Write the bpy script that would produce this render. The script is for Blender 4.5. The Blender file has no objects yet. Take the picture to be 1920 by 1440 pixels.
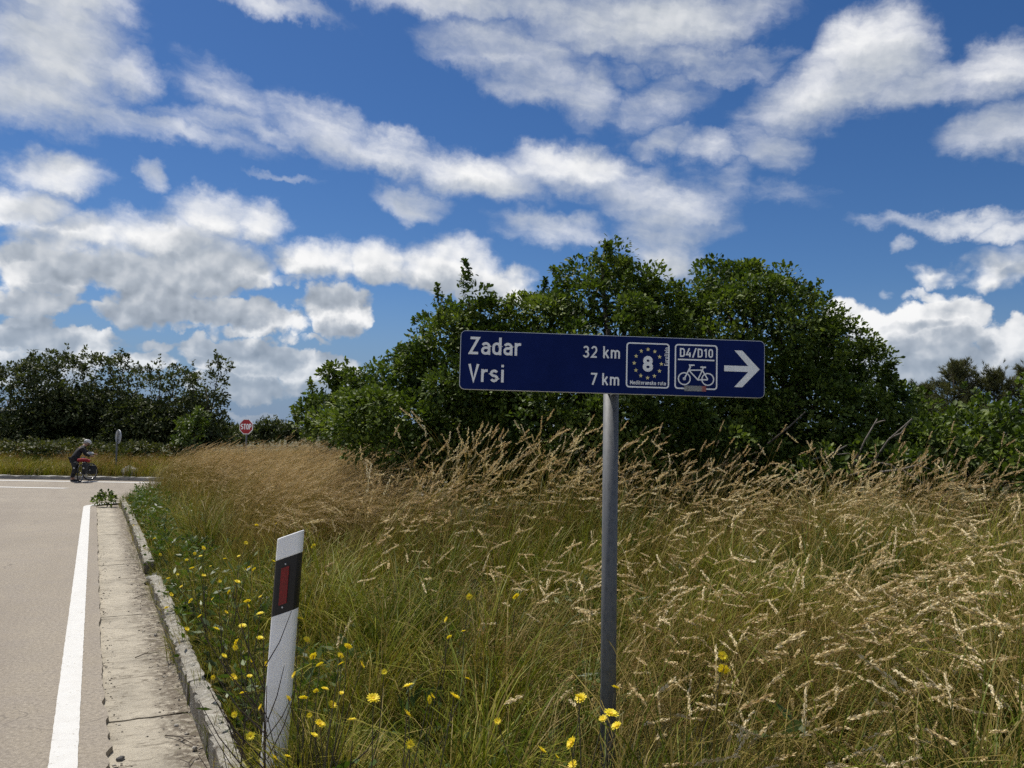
import bpy, bmesh, math, random
import numpy as np
from mathutils import Vector, Matrix

# ------------------------------------------------------------------ camera, sky, sun, exposure
sc = bpy.context.scene
C = sc.collection
rad = math.radians
random.seed(11)
rng = np.random.default_rng(11)

EYE = 1.72
FPX = 1442.0                       # focal length for a 1920 px wide frame
ROLL, PITCH = rad(0.9), math.atan(90 / FPX)
cam_data = bpy.data.cameras.new('camera')
cam_data.sensor_fit = 'HORIZONTAL'
cam_data.sensor_width = 36
cam_data.lens = 36 * FPX / 1920
cam_data.clip_start = 0.05
cam_data.clip_end = 20000
cam = bpy.data.objects.new('camera', cam_data)
C.objects.link(cam)
cam.matrix_world = Matrix.Translation((0, 0, EYE)) @ Matrix.Rotation(math.pi / 2 + PITCH, 4, 'X') @ Matrix.Rotation(ROLL, 4, 'Z')
sc.camera = cam

SUN_EL = 60.0
SUN_AZ = -45.0                     # degrees clockwise from +Y
sun_dir = Vector((math.sin(rad(SUN_AZ)) * math.cos(rad(SUN_EL)), math.cos(rad(SUN_AZ)) * math.cos(rad(SUN_EL)), math.sin(rad(SUN_EL))))
sun_data = bpy.data.lights.new('sun', 'SUN')
sun_data.energy = 5.0
sun_data.angle = rad(0.53)
sun_data.color = (1.0, 0.95, 0.87)
sun = bpy.data.objects.new('sun', sun_data)
C.objects.link(sun)
sun.rotation_euler = sun_dir.to_track_quat('Z', 'Y').to_euler()

sc.view_settings.view_transform = 'Standard'
sc.view_settings.look = 'None'
sc.view_settings.gamma = 1.0
sc.view_settings.exposure = 0.0
sc.view_settings.use_curve_mapping = False
sc.cycles.max_bounces = 7
sc.cycles.diffuse_bounces = 3
sc.cycles.glossy_bounces = 2
sc.cycles.transmission_bounces = 3
sc.cycles.transparent_max_bounces = 6
sc.cycles.use_adaptive_sampling = True
sc.cycles.adaptive_threshold = 0.02
sc.cycles.use_denoising = False

world = bpy.data.worlds.new('World')
sc.world = world
world.use_nodes = True
wt = world.node_tree
wt.nodes.clear()


def wn(kind, **kw):
    n = wt.nodes.new(kind)
    for k, v in kw.items():
        setattr(n, k, v)
    return n


def put(tree, sock, v):
    if isinstance(v, bpy.types.NodeSocket):
        tree.links.new(v, sock)
    elif v is not None:
        sock.default_value = v


def wmath(op, a, b=None, c=None, clamp=False):
    n = wn('ShaderNodeMath', operation=op, use_clamp=clamp)
    for i, v in enumerate((a, b, c)):
        put(wt, n.inputs[i], v)
    return n.outputs[0]


def wvec(op, a, b=None):
    n = wn('ShaderNodeVectorMath', operation=op)
    put(wt, n.inputs[0], a)
    if op == 'SCALE':
        put(wt, n.inputs[3], b)
    else:
        put(wt, n.inputs[1], b)
    return n.outputs['Value'] if op in ('LENGTH', 'DOT_PRODUCT') else n.outputs[0]


def wstep(v, a, b, lo=0.0, hi=1.0):
    n = wn('ShaderNodeMapRange', interpolation_type='SMOOTHSTEP')
    put(wt, n.inputs[0], v)
    for i, q in enumerate((a, b, lo, hi)):
        put(wt, n.inputs[1 + i], q)
    return n.outputs[0]


def wnoise(vec, scale, detail, rough=0.55, lac=2.0, col=False, dist=0.0):
    n = wn('ShaderNodeTexNoise')
    put(wt, n.inputs['Vector'], vec)
    n.inputs['Scale'].default_value = scale
    n.inputs['Detail'].default_value = detail
    n.inputs['Roughness'].default_value = rough
    n.inputs['Lacunarity'].default_value = lac
    n.inputs['Distortion'].default_value = dist
    return n.outputs['Color' if col else 0]


def wmix(f, a, b):
    n = wn('ShaderNodeMix', data_type='RGBA')
    put(wt, n.inputs[0], f)
    put(wt, n.inputs[6], a)
    put(wt, n.inputs[7], b)
    return n.outputs[2]


def build_sky():
    sky = wn('ShaderNodeTexSky', sky_type='NISHITA')
    sky.sun_disc = False
    sky.sun_elevation = rad(SUN_EL)
    sky.sun_rotation = rad(SUN_AZ)
    sky.altitude = 60
    sky.air_density = 1.0
    sky.dust_density = 0.25
    sky.ozone_density = 3.0
    hs = wn('ShaderNodeHueSaturation')
    hs.inputs['Saturation'].default_value = 1.22
    hs.inputs['Value'].default_value = 0.88
    wt.links.new(sky.outputs[0], hs.inputs['Color'])
    blue = wvec('MULTIPLY', hs.outputs[0], (0.67, 0.76, 0.93))

    tc = wn('ShaderNodeTexCoord')
    dirv = tc.outputs['Generated']
    sep = wn('ShaderNodeSeparateXYZ')
    wt.links.new(dirv, sep.inputs[0])
    az = wmath('MULTIPLY', wmath('ARCTAN2', sep.outputs[0], sep.outputs[1]), 57.29578)
    el = wmath('MULTIPLY', wmath('ARCSINE', sep.outputs[2]), 57.29578)
    cmb = wn('ShaderNodeCombineXYZ')
    wt.links.new(az, cmb.inputs[0])
    wt.links.new(el, cmb.inputs[1])
    uv = cmb.outputs[0]
    # sea haze low over the horizon
    blue = wmix(wstep(el, 0.0, 11.0, 0.85, 0.0), blue, (1.95, 2.95, 4.7, 1))

    def cloud_colour(br, alpha):
        br = wmath('MAXIMUM', wmath('MINIMUM', br, 1.0), 0.0)
        rp = wn('ShaderNodeValToRGB')
        wt.links.new(br, rp.inputs[0])
        e = rp.color_ramp.elements
        e[0].position, e[0].color = 0.0, (0.215, 0.262, 0.33, 1)
        e[1].position, e[1].color = 1.0, (1.0, 1.0, 1.0, 1)
        m = e.new(0.42)
        m.color = (0.45, 0.50, 0.57, 1)
        ccol = wvec('SCALE', rp.outputs[0], 10.3)
        ccol = wmix(wstep(el, 0.5, 9.0, 0.42, 0.0), ccol, blue)
        return wmix(alpha, blue, ccol)

    def background(col):
        bg = wn('ShaderNodeBackground')
        wt.links.new(col, bg.inputs[0])
        bg.inputs[1].default_value = 0.092
        return bg.outputs[0]

    # the banks in front: wind-torn warp of the outlines (degrees), then soft mounds
    w1 = wvec('SCALE', wvec('SUBTRACT', wnoise(uv, 0.15, 2.0, col=True), (0.5, 0.5, 0.5)), 2.6)
    w2 = wvec('SCALE', wvec('SUBTRACT', wnoise(uv, 0.50, 5.0, 0.62, col=True), (0.5, 0.5, 0.5)), 2.3)
    uvw = wvec('ADD', uv, wvec('ADD', w1, w2))
    sp = wn('ShaderNodeSeparateXYZ')
    wt.links.new(uvw, sp.inputs[0])
    u, v = sp.outputs[0], sp.outputs[1]
    def powers(u, v):
        return [wmath('MULTIPLY', u, u), wmath('MULTIPLY', u, v), wmath('MULTIPLY', v, v), u, v]

    def field(blobs, base, terms):
        """highest of many mounds w * (1 - r2), three mounds at a time in the three channels"""
        acc = base
        blobs = list(blobs) + [(0, -80, 1, 1, 0, 0.1)] * (-len(blobs) % 3)
        for i in range(0, len(blobs), 3):
            co = []
            for (cu, cv, ru, rv, rot, w) in blobs[i:i + 3]:
                c, q = math.cos(rad(rot)), math.sin(rad(rot))
                A = c * c / ru ** 2 + q * q / rv ** 2
                B = 2 * c * q * (1 / ru ** 2 - 1 / rv ** 2)
                D = q * q / ru ** 2 + c * c / rv ** 2
                co.append([-w * A, -w * B, -w * D, w * (2 * A * cu + B * cv), w * (2 * D * cv + B * cu),
                           w * (1 - A * cu * cu - B * cu * cv - D * cv * cv)])
            co = list(zip(*co))
            g = None
            for k in range(5):
                n = wn('ShaderNodeVectorMath', operation='MULTIPLY_ADD')
                wt.links.new(terms[k], n.inputs[0])
                n.inputs[1].default_value = co[k]
                if g is None:
                    # the first step also leans on the running value, which keeps the chain in order
                    m = wn('ShaderNodeVectorMath', operation='MULTIPLY_ADD')
                    put(wt, m.inputs[0], acc)
                    m.inputs[1].default_value = (1e-9,) * 3
                    m.inputs[2].default_value = co[5]
                    g = m.outputs[0]
                wt.links.new(g, n.inputs[2])
                g = n.outputs[0]
            acc = wvec('MAXIMUM', g, acc)
        z = wn('ShaderNodeSeparateXYZ')
        wt.links.new(acc, z.inputs[0])
        return wmath('MAXIMUM', wmath('MAXIMUM', z.outputs[0], z.outputs[1]), z.outputs[2])

    def lift(x):
        n = wn('ShaderNodeCombineXYZ')
        for i in range(3):
            wt.links.new(wmath('MULTIPLY_ADD', x, 1e-6, -0.3), n.inputs[i])
        return n.outputs[0]

    f = field(CLOUDS, (-0.6, -0.6, -0.6), powers(u, v))
    # how much cloud stands above, towards the sun: bright tops, grey bases
    over = field(CLOUDS, lift(f), powers(wmath('SUBTRACT', u, 0.5), wmath('ADD', v, 2.3)))
    high = wstep(el, 8.0, 16.0)                       # torn, streaked cloud above; crisp heaped cloud below
    rot = wn('ShaderNodeVectorRotate', rotation_type='Z_AXIS')
    wt.links.new(wvec('ADD', uv, wvec('SCALE', w2, 0.55)), rot.inputs['Vector'])
    rot.inputs['Angle'].default_value = rad(9)
    n1 = wnoise(wvec('MULTIPLY', rot.outputs[0], (0.42, 1.3, 1)), 0.30, 8.0, 0.60)

    def heap(off):
        n = wn('ShaderNodeTexVoronoi', voronoi_dimensions='2D', feature='SMOOTH_F1')
        wt.links.new(wvec('ADD', wvec('ADD', uv, wvec('SCALE', w2, 0.35)), off), n.inputs['Vector'])
        n.inputs['Scale'].default_value = 0.42
        n.inputs['Detail'].default_value = 2.5
        n.inputs['Roughness'].default_value = 0.55
        n.inputs['Smoothness'].default_value = 0.35
        n.normalize = True
        return n.outputs['Distance']

    v1, v2 = heap((0.0, 0.0, 0.0)), heap((-0.30, 0.65, 0.0))
    dn = wmath('MULTIPLY_ADD', wmath('SUBTRACT', n1, 0.53), 2.1, f)
    dv = wmath('MULTIPLY_ADD', wmath('SUBTRACT', 0.26, v1), 1.9, wmath('MULTIPLY_ADD', wmath('SUBTRACT', n1, 0.5), 0.8, f))
    mx = wn('ShaderNodeMix', data_type='FLOAT')
    wt.links.new(high, mx.inputs[0])
    wt.links.new(dv, mx.inputs[2])
    wt.links.new(dn, mx.inputs[3])
    dens = mx.outputs[0]
    lo_, hi_ = wmath('MULTIPLY_ADD', high, -0.30, 0.0), wmath('MULTIPLY_ADD', high, 1.0, 0.42)
    alpha = wmath('MULTIPLY', wstep(dens, lo_, hi_), wstep(el, -0.2, 0.8))
    ov = wmath('MULTIPLY_ADD', wmath('SUBTRACT', n1, 0.5), 0.8, over)
    br = wmath('MULTIPLY_ADD', wstep(ov, -0.15, 0.85), wmath('MULTIPLY_ADD', high, 0.24, -0.58), 0.95)
    br = wmath('MULTIPLY_ADD', wmath('SUBTRACT', v2, v1), wmath('MULTIPLY_ADD', high, -0.70, 1.05), br)
    br = wmath('MULTIPLY_ADD', wmath('SUBTRACT', n1, 0.5), 0.35, br)
    front = background(cloud_colour(br, alpha))

    # the rest of the sky: the same broken cumulus from 3D noise of the direction
    g1 = wnoise(wvec('MULTIPLY', dirv, (1, 1, 1.6)), 3.1, 5.0, 0.52)
    gd = wmath('MULTIPLY', wmath('SUBTRACT', g1, 0.468), 5.0)
    ga = wmath('MULTIPLY', wstep(gd, -0.02, 0.62), wstep(el, 0.0, 5.0))
    rest = background(cloud_colour(wmath('MULTIPLY_ADD', wstep(gd, 0.3, 1.2), -0.28, 0.85), ga))

    inview = wmath('MULTIPLY', wmath('MULTIPLY', wstep(wmath('ABSOLUTE', az), 35, 43, 1, 0), wstep(el, 29, 36, 1, 0)), wmath('GREATER_THAN', el, -1.0))
    ms = wn('ShaderNodeMixShader')
    wt.links.new(inview, ms.inputs[0])
    wt.links.new(rest, ms.inputs[1])
    wt.links.new(front, ms.inputs[2])
    out = wn('ShaderNodeOutputWorld')
    wt.links.new(ms.outputs[0], out.inputs[0])
    world.cycles.sampling_method = 'MANUAL'
    world.cycles.sample_map_resolution = 512


# cloud banks: azimuth, elevation, half width, half height (degrees), tilt, weight
CLOUDS = [
    (6.06,32.22,17.12,2.56,-0.9,1.2), (-32.67,27.34,6.42,2.64,-0.9,1.2), (-31.57,23.82,5.64,3.43,-0.9,1.3), (-32.89,20.77,6.04,2.55,-0.9,1.15),
    (-27.15,23.26,2.26,1.97,-20.9,0.9), (-28.6,19.94,10.34,1.14,-3.9,0.75), (-20.88,20.55,5.32,0.85,-3.9,0.6), (-20.95,22.23,4.26,1.74,-25.9,0.42),
    (-17.29,22.05,1.86,1.29,-40.9,0.3), (-19.77,28.53,7.28,0.84,-2.9,0.8), (-2.93,30.04,17.21,1.67,-3.9,1.1), (9.32,28.94,11.59,2.69,-0.9,1.2),
    (-0.81,26.83,6.95,2.11,-10.9,0.85), (1.67,25.15,4.89,1.98,-10.9,0.8), (13.27,26.06,7.36,1.18,-10.9,0.7), (5.55,24.08,2.58,2.73,19.1,0.62),
    (10.54,23.37,3.74,1.82,14.1,0.6), (11.14,20.88,1.95,1.19,9.1,0.6), (14.23,20.23,2.14,1.34,-10.9,0.6), (18.53,20.44,2.92,1.96,-25.9,0.62),
    (8.75,25.68,1.6,1.06,-0.9,0.45), (25.58,24.71,4.33,3.12,9.1,1.35), (21.78,23.02,6.68,2.49,11.1,1.0), (28.15,22.54,4.44,1.65,-5.9,0.8),
    (32.43,22.34,3.49,1.9,7.1,0.8), (32.93,19.01,3.58,1.89,-0.9,0.9), (17.08,25.71,2.99,1.03,-0.9,0.5), (-13.85,21.21,4.6,2.2,-15.9,0.85),
    (-9.12,19.99,5.92,1.73,-15.9,1.05), (-3.49,18.81,7.1,2.11,-5.9,1.15), (-7.85,16.76,3.14,1.38,-5.9,0.8), (4.19,19.27,7.66,1.93,-6.9,1.0),
    (9.39,17.51,5.51,2.33,-15.9,0.85), (12.13,15.55,4.63,3.12,19.1,0.95), (15.18,17.05,2.64,1.91,44.1,0.7), (2.64,14.97,4.83,1.52,-0.9,0.8),
    (11.75,12.93,3.47,2.19,-0.9,0.7), (-0.18,14.56,2.13,0.71,-0.9,0.5), (-31.18,16.11,3.65,1.55,-0.9,1.15), (-33.11,13.76,3.74,1.43,-0.9,0.95),
    (-25.7,16.77,0.98,1.25,39.1,0.75), (-17.5,17.83,2.59,0.23,-2.9,0.3), (-21.7,14.68,3.98,2.03,-0.9,1.2), (-18.48,14.48,2.55,1.94,-0.9,1.2),
    (-24.01,12.29,5.91,2.62,-0.9,1.25), (-29.79,12.27,4.0,1.86,-0.9,1.0), (-31.76,9.82,3.83,2.16,-0.9,1.15), (-26.56,10.24,4.52,1.94,-0.9,1.1),
    (-20.86,11.15,4.63,2.19,-0.9,1.2), (-25.18,8.42,3.46,1.98,-0.9,1.15), (-21.45,8.17,2.75,1.53,-0.9,1.1), (-32.25,7.92,3.02,1.23,-0.9,1.0),
    (-14.31,12.04,3.65,1.91,-0.9,1.1), (-10.09,12.29,3.09,2.12,-0.9,1.15), (-5.34,11.92,4.91,2.5,-0.9,1.2), (-1.32,10.86,3.88,1.62,-0.9,1.0),
    (-4.12,10.6,4.57,1.26,-0.9,0.9), (-13.06,8.49,2.94,1.99,-0.9,1.25), (-17.87,7.66,2.87,1.53,-0.9,1.05), (-16.13,10.41,1.95,0.42,-0.9,0.5),
    (-32.44,5.83,2.15,1.42,-0.9,1.25), (-28.85,5.14,2.96,1.41,-0.9,1.1), (-32.05,3.56,4.03,1.56,-0.9,1.0), (-25.66,4.27,2.56,1.19,-0.9,1.0),
    (-21.34,5.41,2.13,1.5,-0.9,1.2), (-18.86,4.9,3.77,1.6,-0.9,1.25), (-14.07,4.4,4.29,1.42,-0.9,1.15), (-22.09,7.02,9.06,0.47,-4.9,0.55),
    (-26.36,5.65,5.64,0.46,-0.9,0.5), (-18.44,3.1,6.93,1.18,-0.9,0.9), (-18.72,0.99,2.51,0.49,-0.9,0.8), (-12.51,2.52,3.0,1.07,-0.9,0.7),
    (26.94,6.43,4.13,2.67,7.1,1.3), (30.06,7.67,2.1,2.16,39.1,1.15), (25.31,4.69,4.56,1.89,-0.9,1.0), (28.79,4.61,4.29,1.65,-0.9,1.0),
    (33.34,5.31,2.51,2.44,-0.9,1.2), (24.03,7.98,1.67,1.14,-0.9,0.8), (29.87,14.07,5.16,0.77,-5.9,0.7), (33.37,13.11,2.53,0.82,-0.9,0.75),
    (27.04,12.73,0.83,0.54,19.1,0.5), (32.61,10.84,2.71,1.94,9.1,0.55), (29.35,10.73,1.83,0.93,-0.9,0.42), (27.94,9.46,3.45,0.51,-0.9,0.42),
    (17.78,17.05,4.03,0.75,-10.9,0.25), (14.42,14.33,2.27,1.17,29.1,0.4),
]

build_sky()

# ------------------------------------------------------------------ helpers
def tag(o, label=None, cat=None, group=None, kind=None):
    if label:
        o['label'] = label
    if cat:
        o['category'] = cat
    if group:
        o['group'] = group
    if kind:
        o['kind'] = kind
    return o


def empty(name, loc=(0, 0, 0), rot=(0, 0, 0), parent=None):
    o = bpy.data.objects.new(name, None)
    C.objects.link(o)
    o.location, o.rotation_euler = loc, rot
    o.empty_display_size = 0.1
    o.parent = parent
    return o


def link(name, me, parent=None, loc=None, rot=None):
    o = bpy.data.objects.new(name, me)
    C.objects.link(o)
    o.parent = parent
    if loc is not None:
        o.location = loc
    if rot is not None:
        o.rotation_euler = rot
    return o


def mesh_np(name, V, F, mats, midx=None, smooth=False, attrs=None):
    """mesh from a vertex array and one face array (all faces with the same corner count)"""
    V = np.asarray(V, dtype=np.float32).reshape(-1, 3)
    F = np.asarray(F, dtype=np.int32)
    me = bpy.data.meshes.new(name)
    nf, k = F.shape
    me.vertices.add(len(V))
    me.vertices.foreach_set('co', V.ravel())
    me.loops.add(nf * k)
    me.loops.foreach_set('vertex_index', F.ravel())
    me.polygons.add(nf)
    me.polygons.foreach_set('loop_start', np.arange(0, nf * k, k, dtype=np.int32))
    if midx is not None:
        me.polygons.foreach_set('material_index', np.asarray(midx, dtype=np.int32))
    if smooth:
        me.polygons.foreach_set('use_smooth', np.ones(nf, dtype=bool))
    for m in (mats if isinstance(mats, (list, tuple)) else [mats]):
        me.materials.append(m)
    for an, av in (attrs or {}).items():
        at_ = me.attributes.new(an, 'FLOAT', 'POINT')
        at_.data.foreach_set('value', np.asarray(av, dtype=np.float32))
    me.update(calc_edges=True)
    return me


class MB:
    """collects boxes, prisms, tubes and sheets into one mesh"""

    def __init__(self):
        self.v, self.f, self.m = [], [], []

    def add(self, verts, faces, mi=0):
        n = len(self.v)
        self.v += [tuple(p) for p in verts]
        self.f += [tuple(i + n for i in f) for f in faces]
        self.m += [mi] * len(faces)
        return self

    def box(self, c, s, mi=0, M=None):
        x, y, z = (q / 2 for q in s)
        P = [Vector((c[0] + a * x, c[1] + b * y, c[2] + d * z)) for a in (-1, 1) for b in (-1, 1) for d in (-1, 1)]
        if M is not None:
            P = [M @ p for p in P]
        return self.add(P, [(0, 1, 3, 2), (4, 6, 7, 5), (0, 4, 5, 1), (2, 3, 7, 6), (0, 2, 6, 4), (1, 5, 7, 3)], mi)

    def prism(self, poly, y0, y1, mi=0):
        """polygon in (x, z) drawn out along y"""
        n = len(poly)
        P = [(a, y0, b) for a, b in poly] + [(a, y1, b) for a, b in poly]
        F = [tuple(range(n)), tuple(range(2 * n - 1, n - 1, -1))]
        F += [(i, n + i, n + (i + 1) % n, (i + 1) % n) for i in range(n)]
        return self.add(P, F, mi)

    def tube(self, pts, rads, sides=8, mi=0, cap=True):
        pts = [Vector(p) for p in pts]
        if not hasattr(rads, '__len__'):
            rads = [rads] * len(pts)
        V, F = [], []
        up = Vector((0.13, 0.21, 0.97)).normalized()
        for i, p in enumerate(pts):
            d = (pts[min(i + 1, len(pts) - 1)] - pts[max(i - 1, 0)]).normalized()
            a = d.cross(up)
            if a.length < 1e-3:
                a = d.cross(Vector((1, 0, 0)))
            a.normalize()
            b = d.cross(a)
            for k in range(sides):
                t = 2 * math.pi * k / sides
                V.append(p + (a * math.cos(t) + b * math.sin(t)) * rads[i])
        for i in range(len(pts) - 1):
            for k in range(sides):
                q = (k + 1) % sides
                F.append((i * sides + k, i * sides + q, (i + 1) * sides + q, (i + 1) * sides + k))
        if cap:
            F.append(tuple(range(sides - 1, -1, -1)))
            F.append(tuple(range((len(pts) - 1) * sides, len(pts) * sides)))
        return self.add(V, F, mi)

    def ring(self, c, ax, R, r, n=28, s=6, mi=0):
        """torus round axis ax"""
        ax = Vector(ax).normalized()
        a = ax.orthogonal().normalized()
        b = ax.cross(a)
        c = Vector(c)
        V, F = [], []
        for i in range(n):
            t = 2 * math.pi * i / n
            d = a * math.cos(t) + b * math.sin(t)
            for k in range(s):
                p = 2 * math.pi * k / s
                V.append(c + d * (R + r * math.cos(p)) + ax * (r * math.sin(p)))
        for i in range(n):
            for k in range(s):
                F.append((i * s + k, i * s + (k + 1) % s, ((i + 1) % n) * s + (k + 1) % s, ((i + 1) % n) * s + k))
        return self.add(V, F, mi)

    def ball(self, c, r, mi=0, n=10, m=7):
        if not hasattr(r, '__len__'):
            r = (r, r, r)
        V, F = [], []
        for j in range(m + 1):
            p = math.pi * j / m
            for i in range(n):
                t = 2 * math.pi * i / n
                V.append((c[0] + r[0] * math.sin(p) * math.cos(t), c[1] + r[1] * math.sin(p) * math.sin(t), c[2] + r[2] * math.cos(p)))
        for j in range(m):
            for i in range(n):
                F.append((j * n + i, (j + 1) * n + i, (j + 1) * n + (i + 1) % n, j * n + (i + 1) % n))
        return self.add(V, F, mi)

    def build(self, name, mats, parent=None, loc=None, rot=None, smooth=False, bevel=0.0, segs=2):
        me = bpy.data.meshes.new(name)
        me.from_pydata(self.v, [], self.f)
        for m in (mats if isinstance(mats, (list, tuple)) else [mats]):
            me.materials.append(m)
        me.polygons.foreach_set('material_index', np.array(self.m, dtype=np.int32))
        bm = bmesh.new()
        bm.from_mesh(me)
        bmesh.ops.remove_doubles(bm, verts=bm.verts, dist=1e-6)
        bmesh.ops.recalc_face_normals(bm, faces=bm.faces)
        if bevel:
            ed = [e for e in bm.edges if len(e.link_faces) == 2 and e.calc_face_angle(0) > 0.5]
            bmesh.ops.bevel(bm, geom=ed, offset=bevel, segments=segs, affect='EDGES', profile=0.5)
        bm.to_mesh(me)
        bm.free()
        if smooth:
            me.polygons.foreach_set('use_smooth', np.ones(len(me.polygons), dtype=bool))
        me.update()
        return link(name, me, parent, loc, rot)


def spot(px, py, Y):
    """a point Y metres ahead, from where it is seen in the 1920 px photograph"""
    c, s = math.cos(ROLL), math.sin(ROLL)
    x, y = px - 960, py - 720
    xr, yr = (c * x + s * y) / FPX, (-s * x + c * y) / FPX
    cp, sp_ = math.cos(PITCH), math.sin(PITCH)
    d = Vector((xr, cp + yr * sp_, sp_ - yr * cp))
    return Vector((0, 0, EYE)) + d * (Y / d.y)


# ------------------------------------------------------------------ materials
class NT:
    def __init__(self, name):
        self.m = bpy.data.materials.new(name)
        self.m.use_nodes = True
        self.t = self.m.node_tree
        self.bsdf = self.t.nodes['Principled BSDF']
        self.out = self.t.nodes['Material Output']

    def n(self, kind, **kw):
        x = self.t.nodes.new(kind)
        for k, v in kw.items():
            setattr(x, k, v)
        return x

    def set(self, **kw):
        for k, v in kw.items():
            k = k.replace('_', ' ')
            put(self.t, self.bsdf.inputs[k], v)
        return self

    def pos(self):
        return self.n('ShaderNodeNewGeometry').outputs['Position']

    def objc(self):
        return self.n('ShaderNodeTexCoord').outputs['Object']

    def noise(self, vec, scale, detail=4, rough=0.55, dist=0.0):
        x = self.n('ShaderNodeTexNoise')
        put(self.t, x.inputs['Vector'], vec)
        x.inputs['Scale'].default_value = scale
        x.inputs['Detail'].default_value = detail
        x.inputs['Roughness'].default_value = rough
        x.inputs['Distortion'].default_value = dist
        return x.outputs[0]

    def vscale(self, vec, s):
        x = self.n('ShaderNodeVectorMath', operation='MULTIPLY')
        put(self.t, x.inputs[0], vec)
        x.inputs[1].default_value = s
        return x.outputs[0]

    def rng(self, v, a, b, lo=0.0, hi=1.0, smooth=True):
        x = self.n('ShaderNodeMapRange', interpolation_type='SMOOTHSTEP' if smooth else 'LINEAR')
        for i, q in enumerate((v, a, b, lo, hi)):
            put(self.t, x.inputs[i], q)
        return x.outputs[0]

    def math(self, op, a, b=None, c=None):
        x = self.n('ShaderNodeMath', operation=op)
        for i, q in enumerate((a, b, c)):
            put(self.t, x.inputs[i], q)
        return x.outputs[0]

    def mix(self, f, a, b, mode='MIX'):
        x = self.n('ShaderNodeMix', data_type='RGBA', blend_type=mode)
        put(self.t, x.inputs[0], f)
        for i, q in ((6, a), (7, b)):
            if isinstance(q, tuple) and len(q) == 3:
                q = q + (1.0,)
            put(self.t, x.inputs[i], q)
        return x.outputs[2]

    def ramp(self, v, stops):
        x = self.n('ShaderNodeValToRGB')
        put(self.t, x.inputs[0], v)
        e = x.color_ramp.elements
        while len(e) > 1:
            e.remove(e[-1])
        e[0].position, e[0].color = stops[0][0], tuple(stops[0][1]) + (1,)
        for p, c in stops[1:]:
            q = e.new(p)
            q.color = tuple(c) + (1,)
        return x.outputs[0]

    def bump(self, h, strength=0.3, dist=0.01):
        x = self.n('ShaderNodeBump')
        x.inputs['Strength'].default_value = strength
        x.inputs['Distance'].default_value = dist
        put(self.t, x.inputs['Height'], h)
        self.t.links.new(x.outputs[0], self.bsdf.inputs['Normal'])
        return self


def simple(name, col, rough=0.6, metal=0.0, var=0.12, scale=8.0, spec=0.5, bump=0.0, bscale=60):
    """a plain material with a little wear in tone"""
    t = NT(name)
    o = t.objc()
    a = t.noise(o, scale, 5, 0.6)
    lo = tuple(c * (1 - var) for c in col)
    hi = tuple(min(1, c * (1 + var)) for c in col)
    t.set(Base_Color=t.mix(t.rng(a, 0.3, 0.7), lo, hi), Roughness=t.rng(t.noise(o, scale * 2.3, 3), 0.3, 0.7, max(0.05, rough - 0.08), min(1, rough + 0.08)), Metallic=metal)
    t.bsdf.inputs['Specular IOR Level'].default_value = spec
    if bump:
        t.bump(t.noise(o, bscale, 4), bump, 0.004)
    return t.m


def leafy(name, stops, attr='tone', trans=0.25, rough=0.45, spec=0.4, by_instance=False, trans_tint=(0.9, 1.0, 0.35), wi=0.16):
    """thin leaf: reflected and transmitted light, tone from a per-leaf value or a per-tuft value"""
    t = NT(name)
    if by_instance:
        v = t.n('ShaderNodeObjectInfo').outputs['Random']
        a = t.n('ShaderNodeAttribute', attribute_name=attr).outputs['Fac']
        v = t.math('ADD', t.math('MULTIPLY', v, wi), t.math('MULTIPLY', a, 1 - wi))
    else:
        v = t.n('ShaderNodeAttribute', attribute_name=attr).outputs['Fac']
    col = t.ramp(v, stops)
    t.set(Base_Color=col, Roughness=rough)
    t.bsdf.inputs['Specular IOR Level'].default_value = spec
    tr = t.n('ShaderNodeBsdfTranslucent')
    t.t.links.new(t.mix(1.0, col, trans_tint, 'MULTIPLY'), tr.inputs['Color'])
    ms = t.n('ShaderNodeMixShader')
    ms.inputs[0].default_value = trans
    t.t.links.new(t.bsdf.outputs[0], ms.inputs[1])
    t.t.links.new(tr.outputs[0], ms.inputs[2])
    t.t.links.new(ms.outputs[0], t.out.inputs[0])
    return t.m


# ------------------------------------------------------------------ terrain
TX, TY = -0.476, 0.8795            # direction of the road; its right-hand normal is (TY, -TX)


def st_xy(s, t):
    return (s * TY + t * TX, -s * TX + t * TY)


def smooth(a, b, v):
    q = np.clip((v - a) / (b - a), 0, 1)
    return q * q * (3 - 2 * q)


def road_z(y):
    return -0.47 * smooth(14.0, 29.0, np.asarray(y, dtype=float))


NEAR_EDGE, FAR_EDGE = 19.6, 31.0    # the crossing road


def lumps(x, y):
    return (np.sin(x * 1.7 + 0.6 * y) * np.cos(y * 1.3 - 0.4 * x) * 0.03 + np.sin(x * 4.1 - y * 2.2) * np.sin(y * 3.7 + x) * 0.014
            + np.sin(0.23 * x + 1.0) * np.sin(0.19 * y) * 0.05)


def ground_z(x, y):
    x, y = np.asarray(x, dtype=float), np.asarray(y, dtype=float)
    s = TY * x - TX * y
    d = np.minimum(s - 0.74, NEAR_EDGE - y)
    d = np.maximum(d, np.minimum(x - 4.5, 3.0))
    bank = 0.17 * np.clip(d / 0.18, 0, 1) + 0.34 * smooth(0, 4.5, d) + lumps(x, y) * np.clip(d, 0, 1)
    e = y - FAR_EDGE
    far = 0.15 * np.clip(e / 0.25, 0, 1) + 0.25 * smooth(0, 9, e) + lumps(x, y) * np.clip(e, 0, 1)
    return road_z(y) - 0.07 + np.where(d > 0, bank, 0) + np.where(e > 0, far, 0)


def gz(x, y):
    return float(ground_z(x, y))


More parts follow.
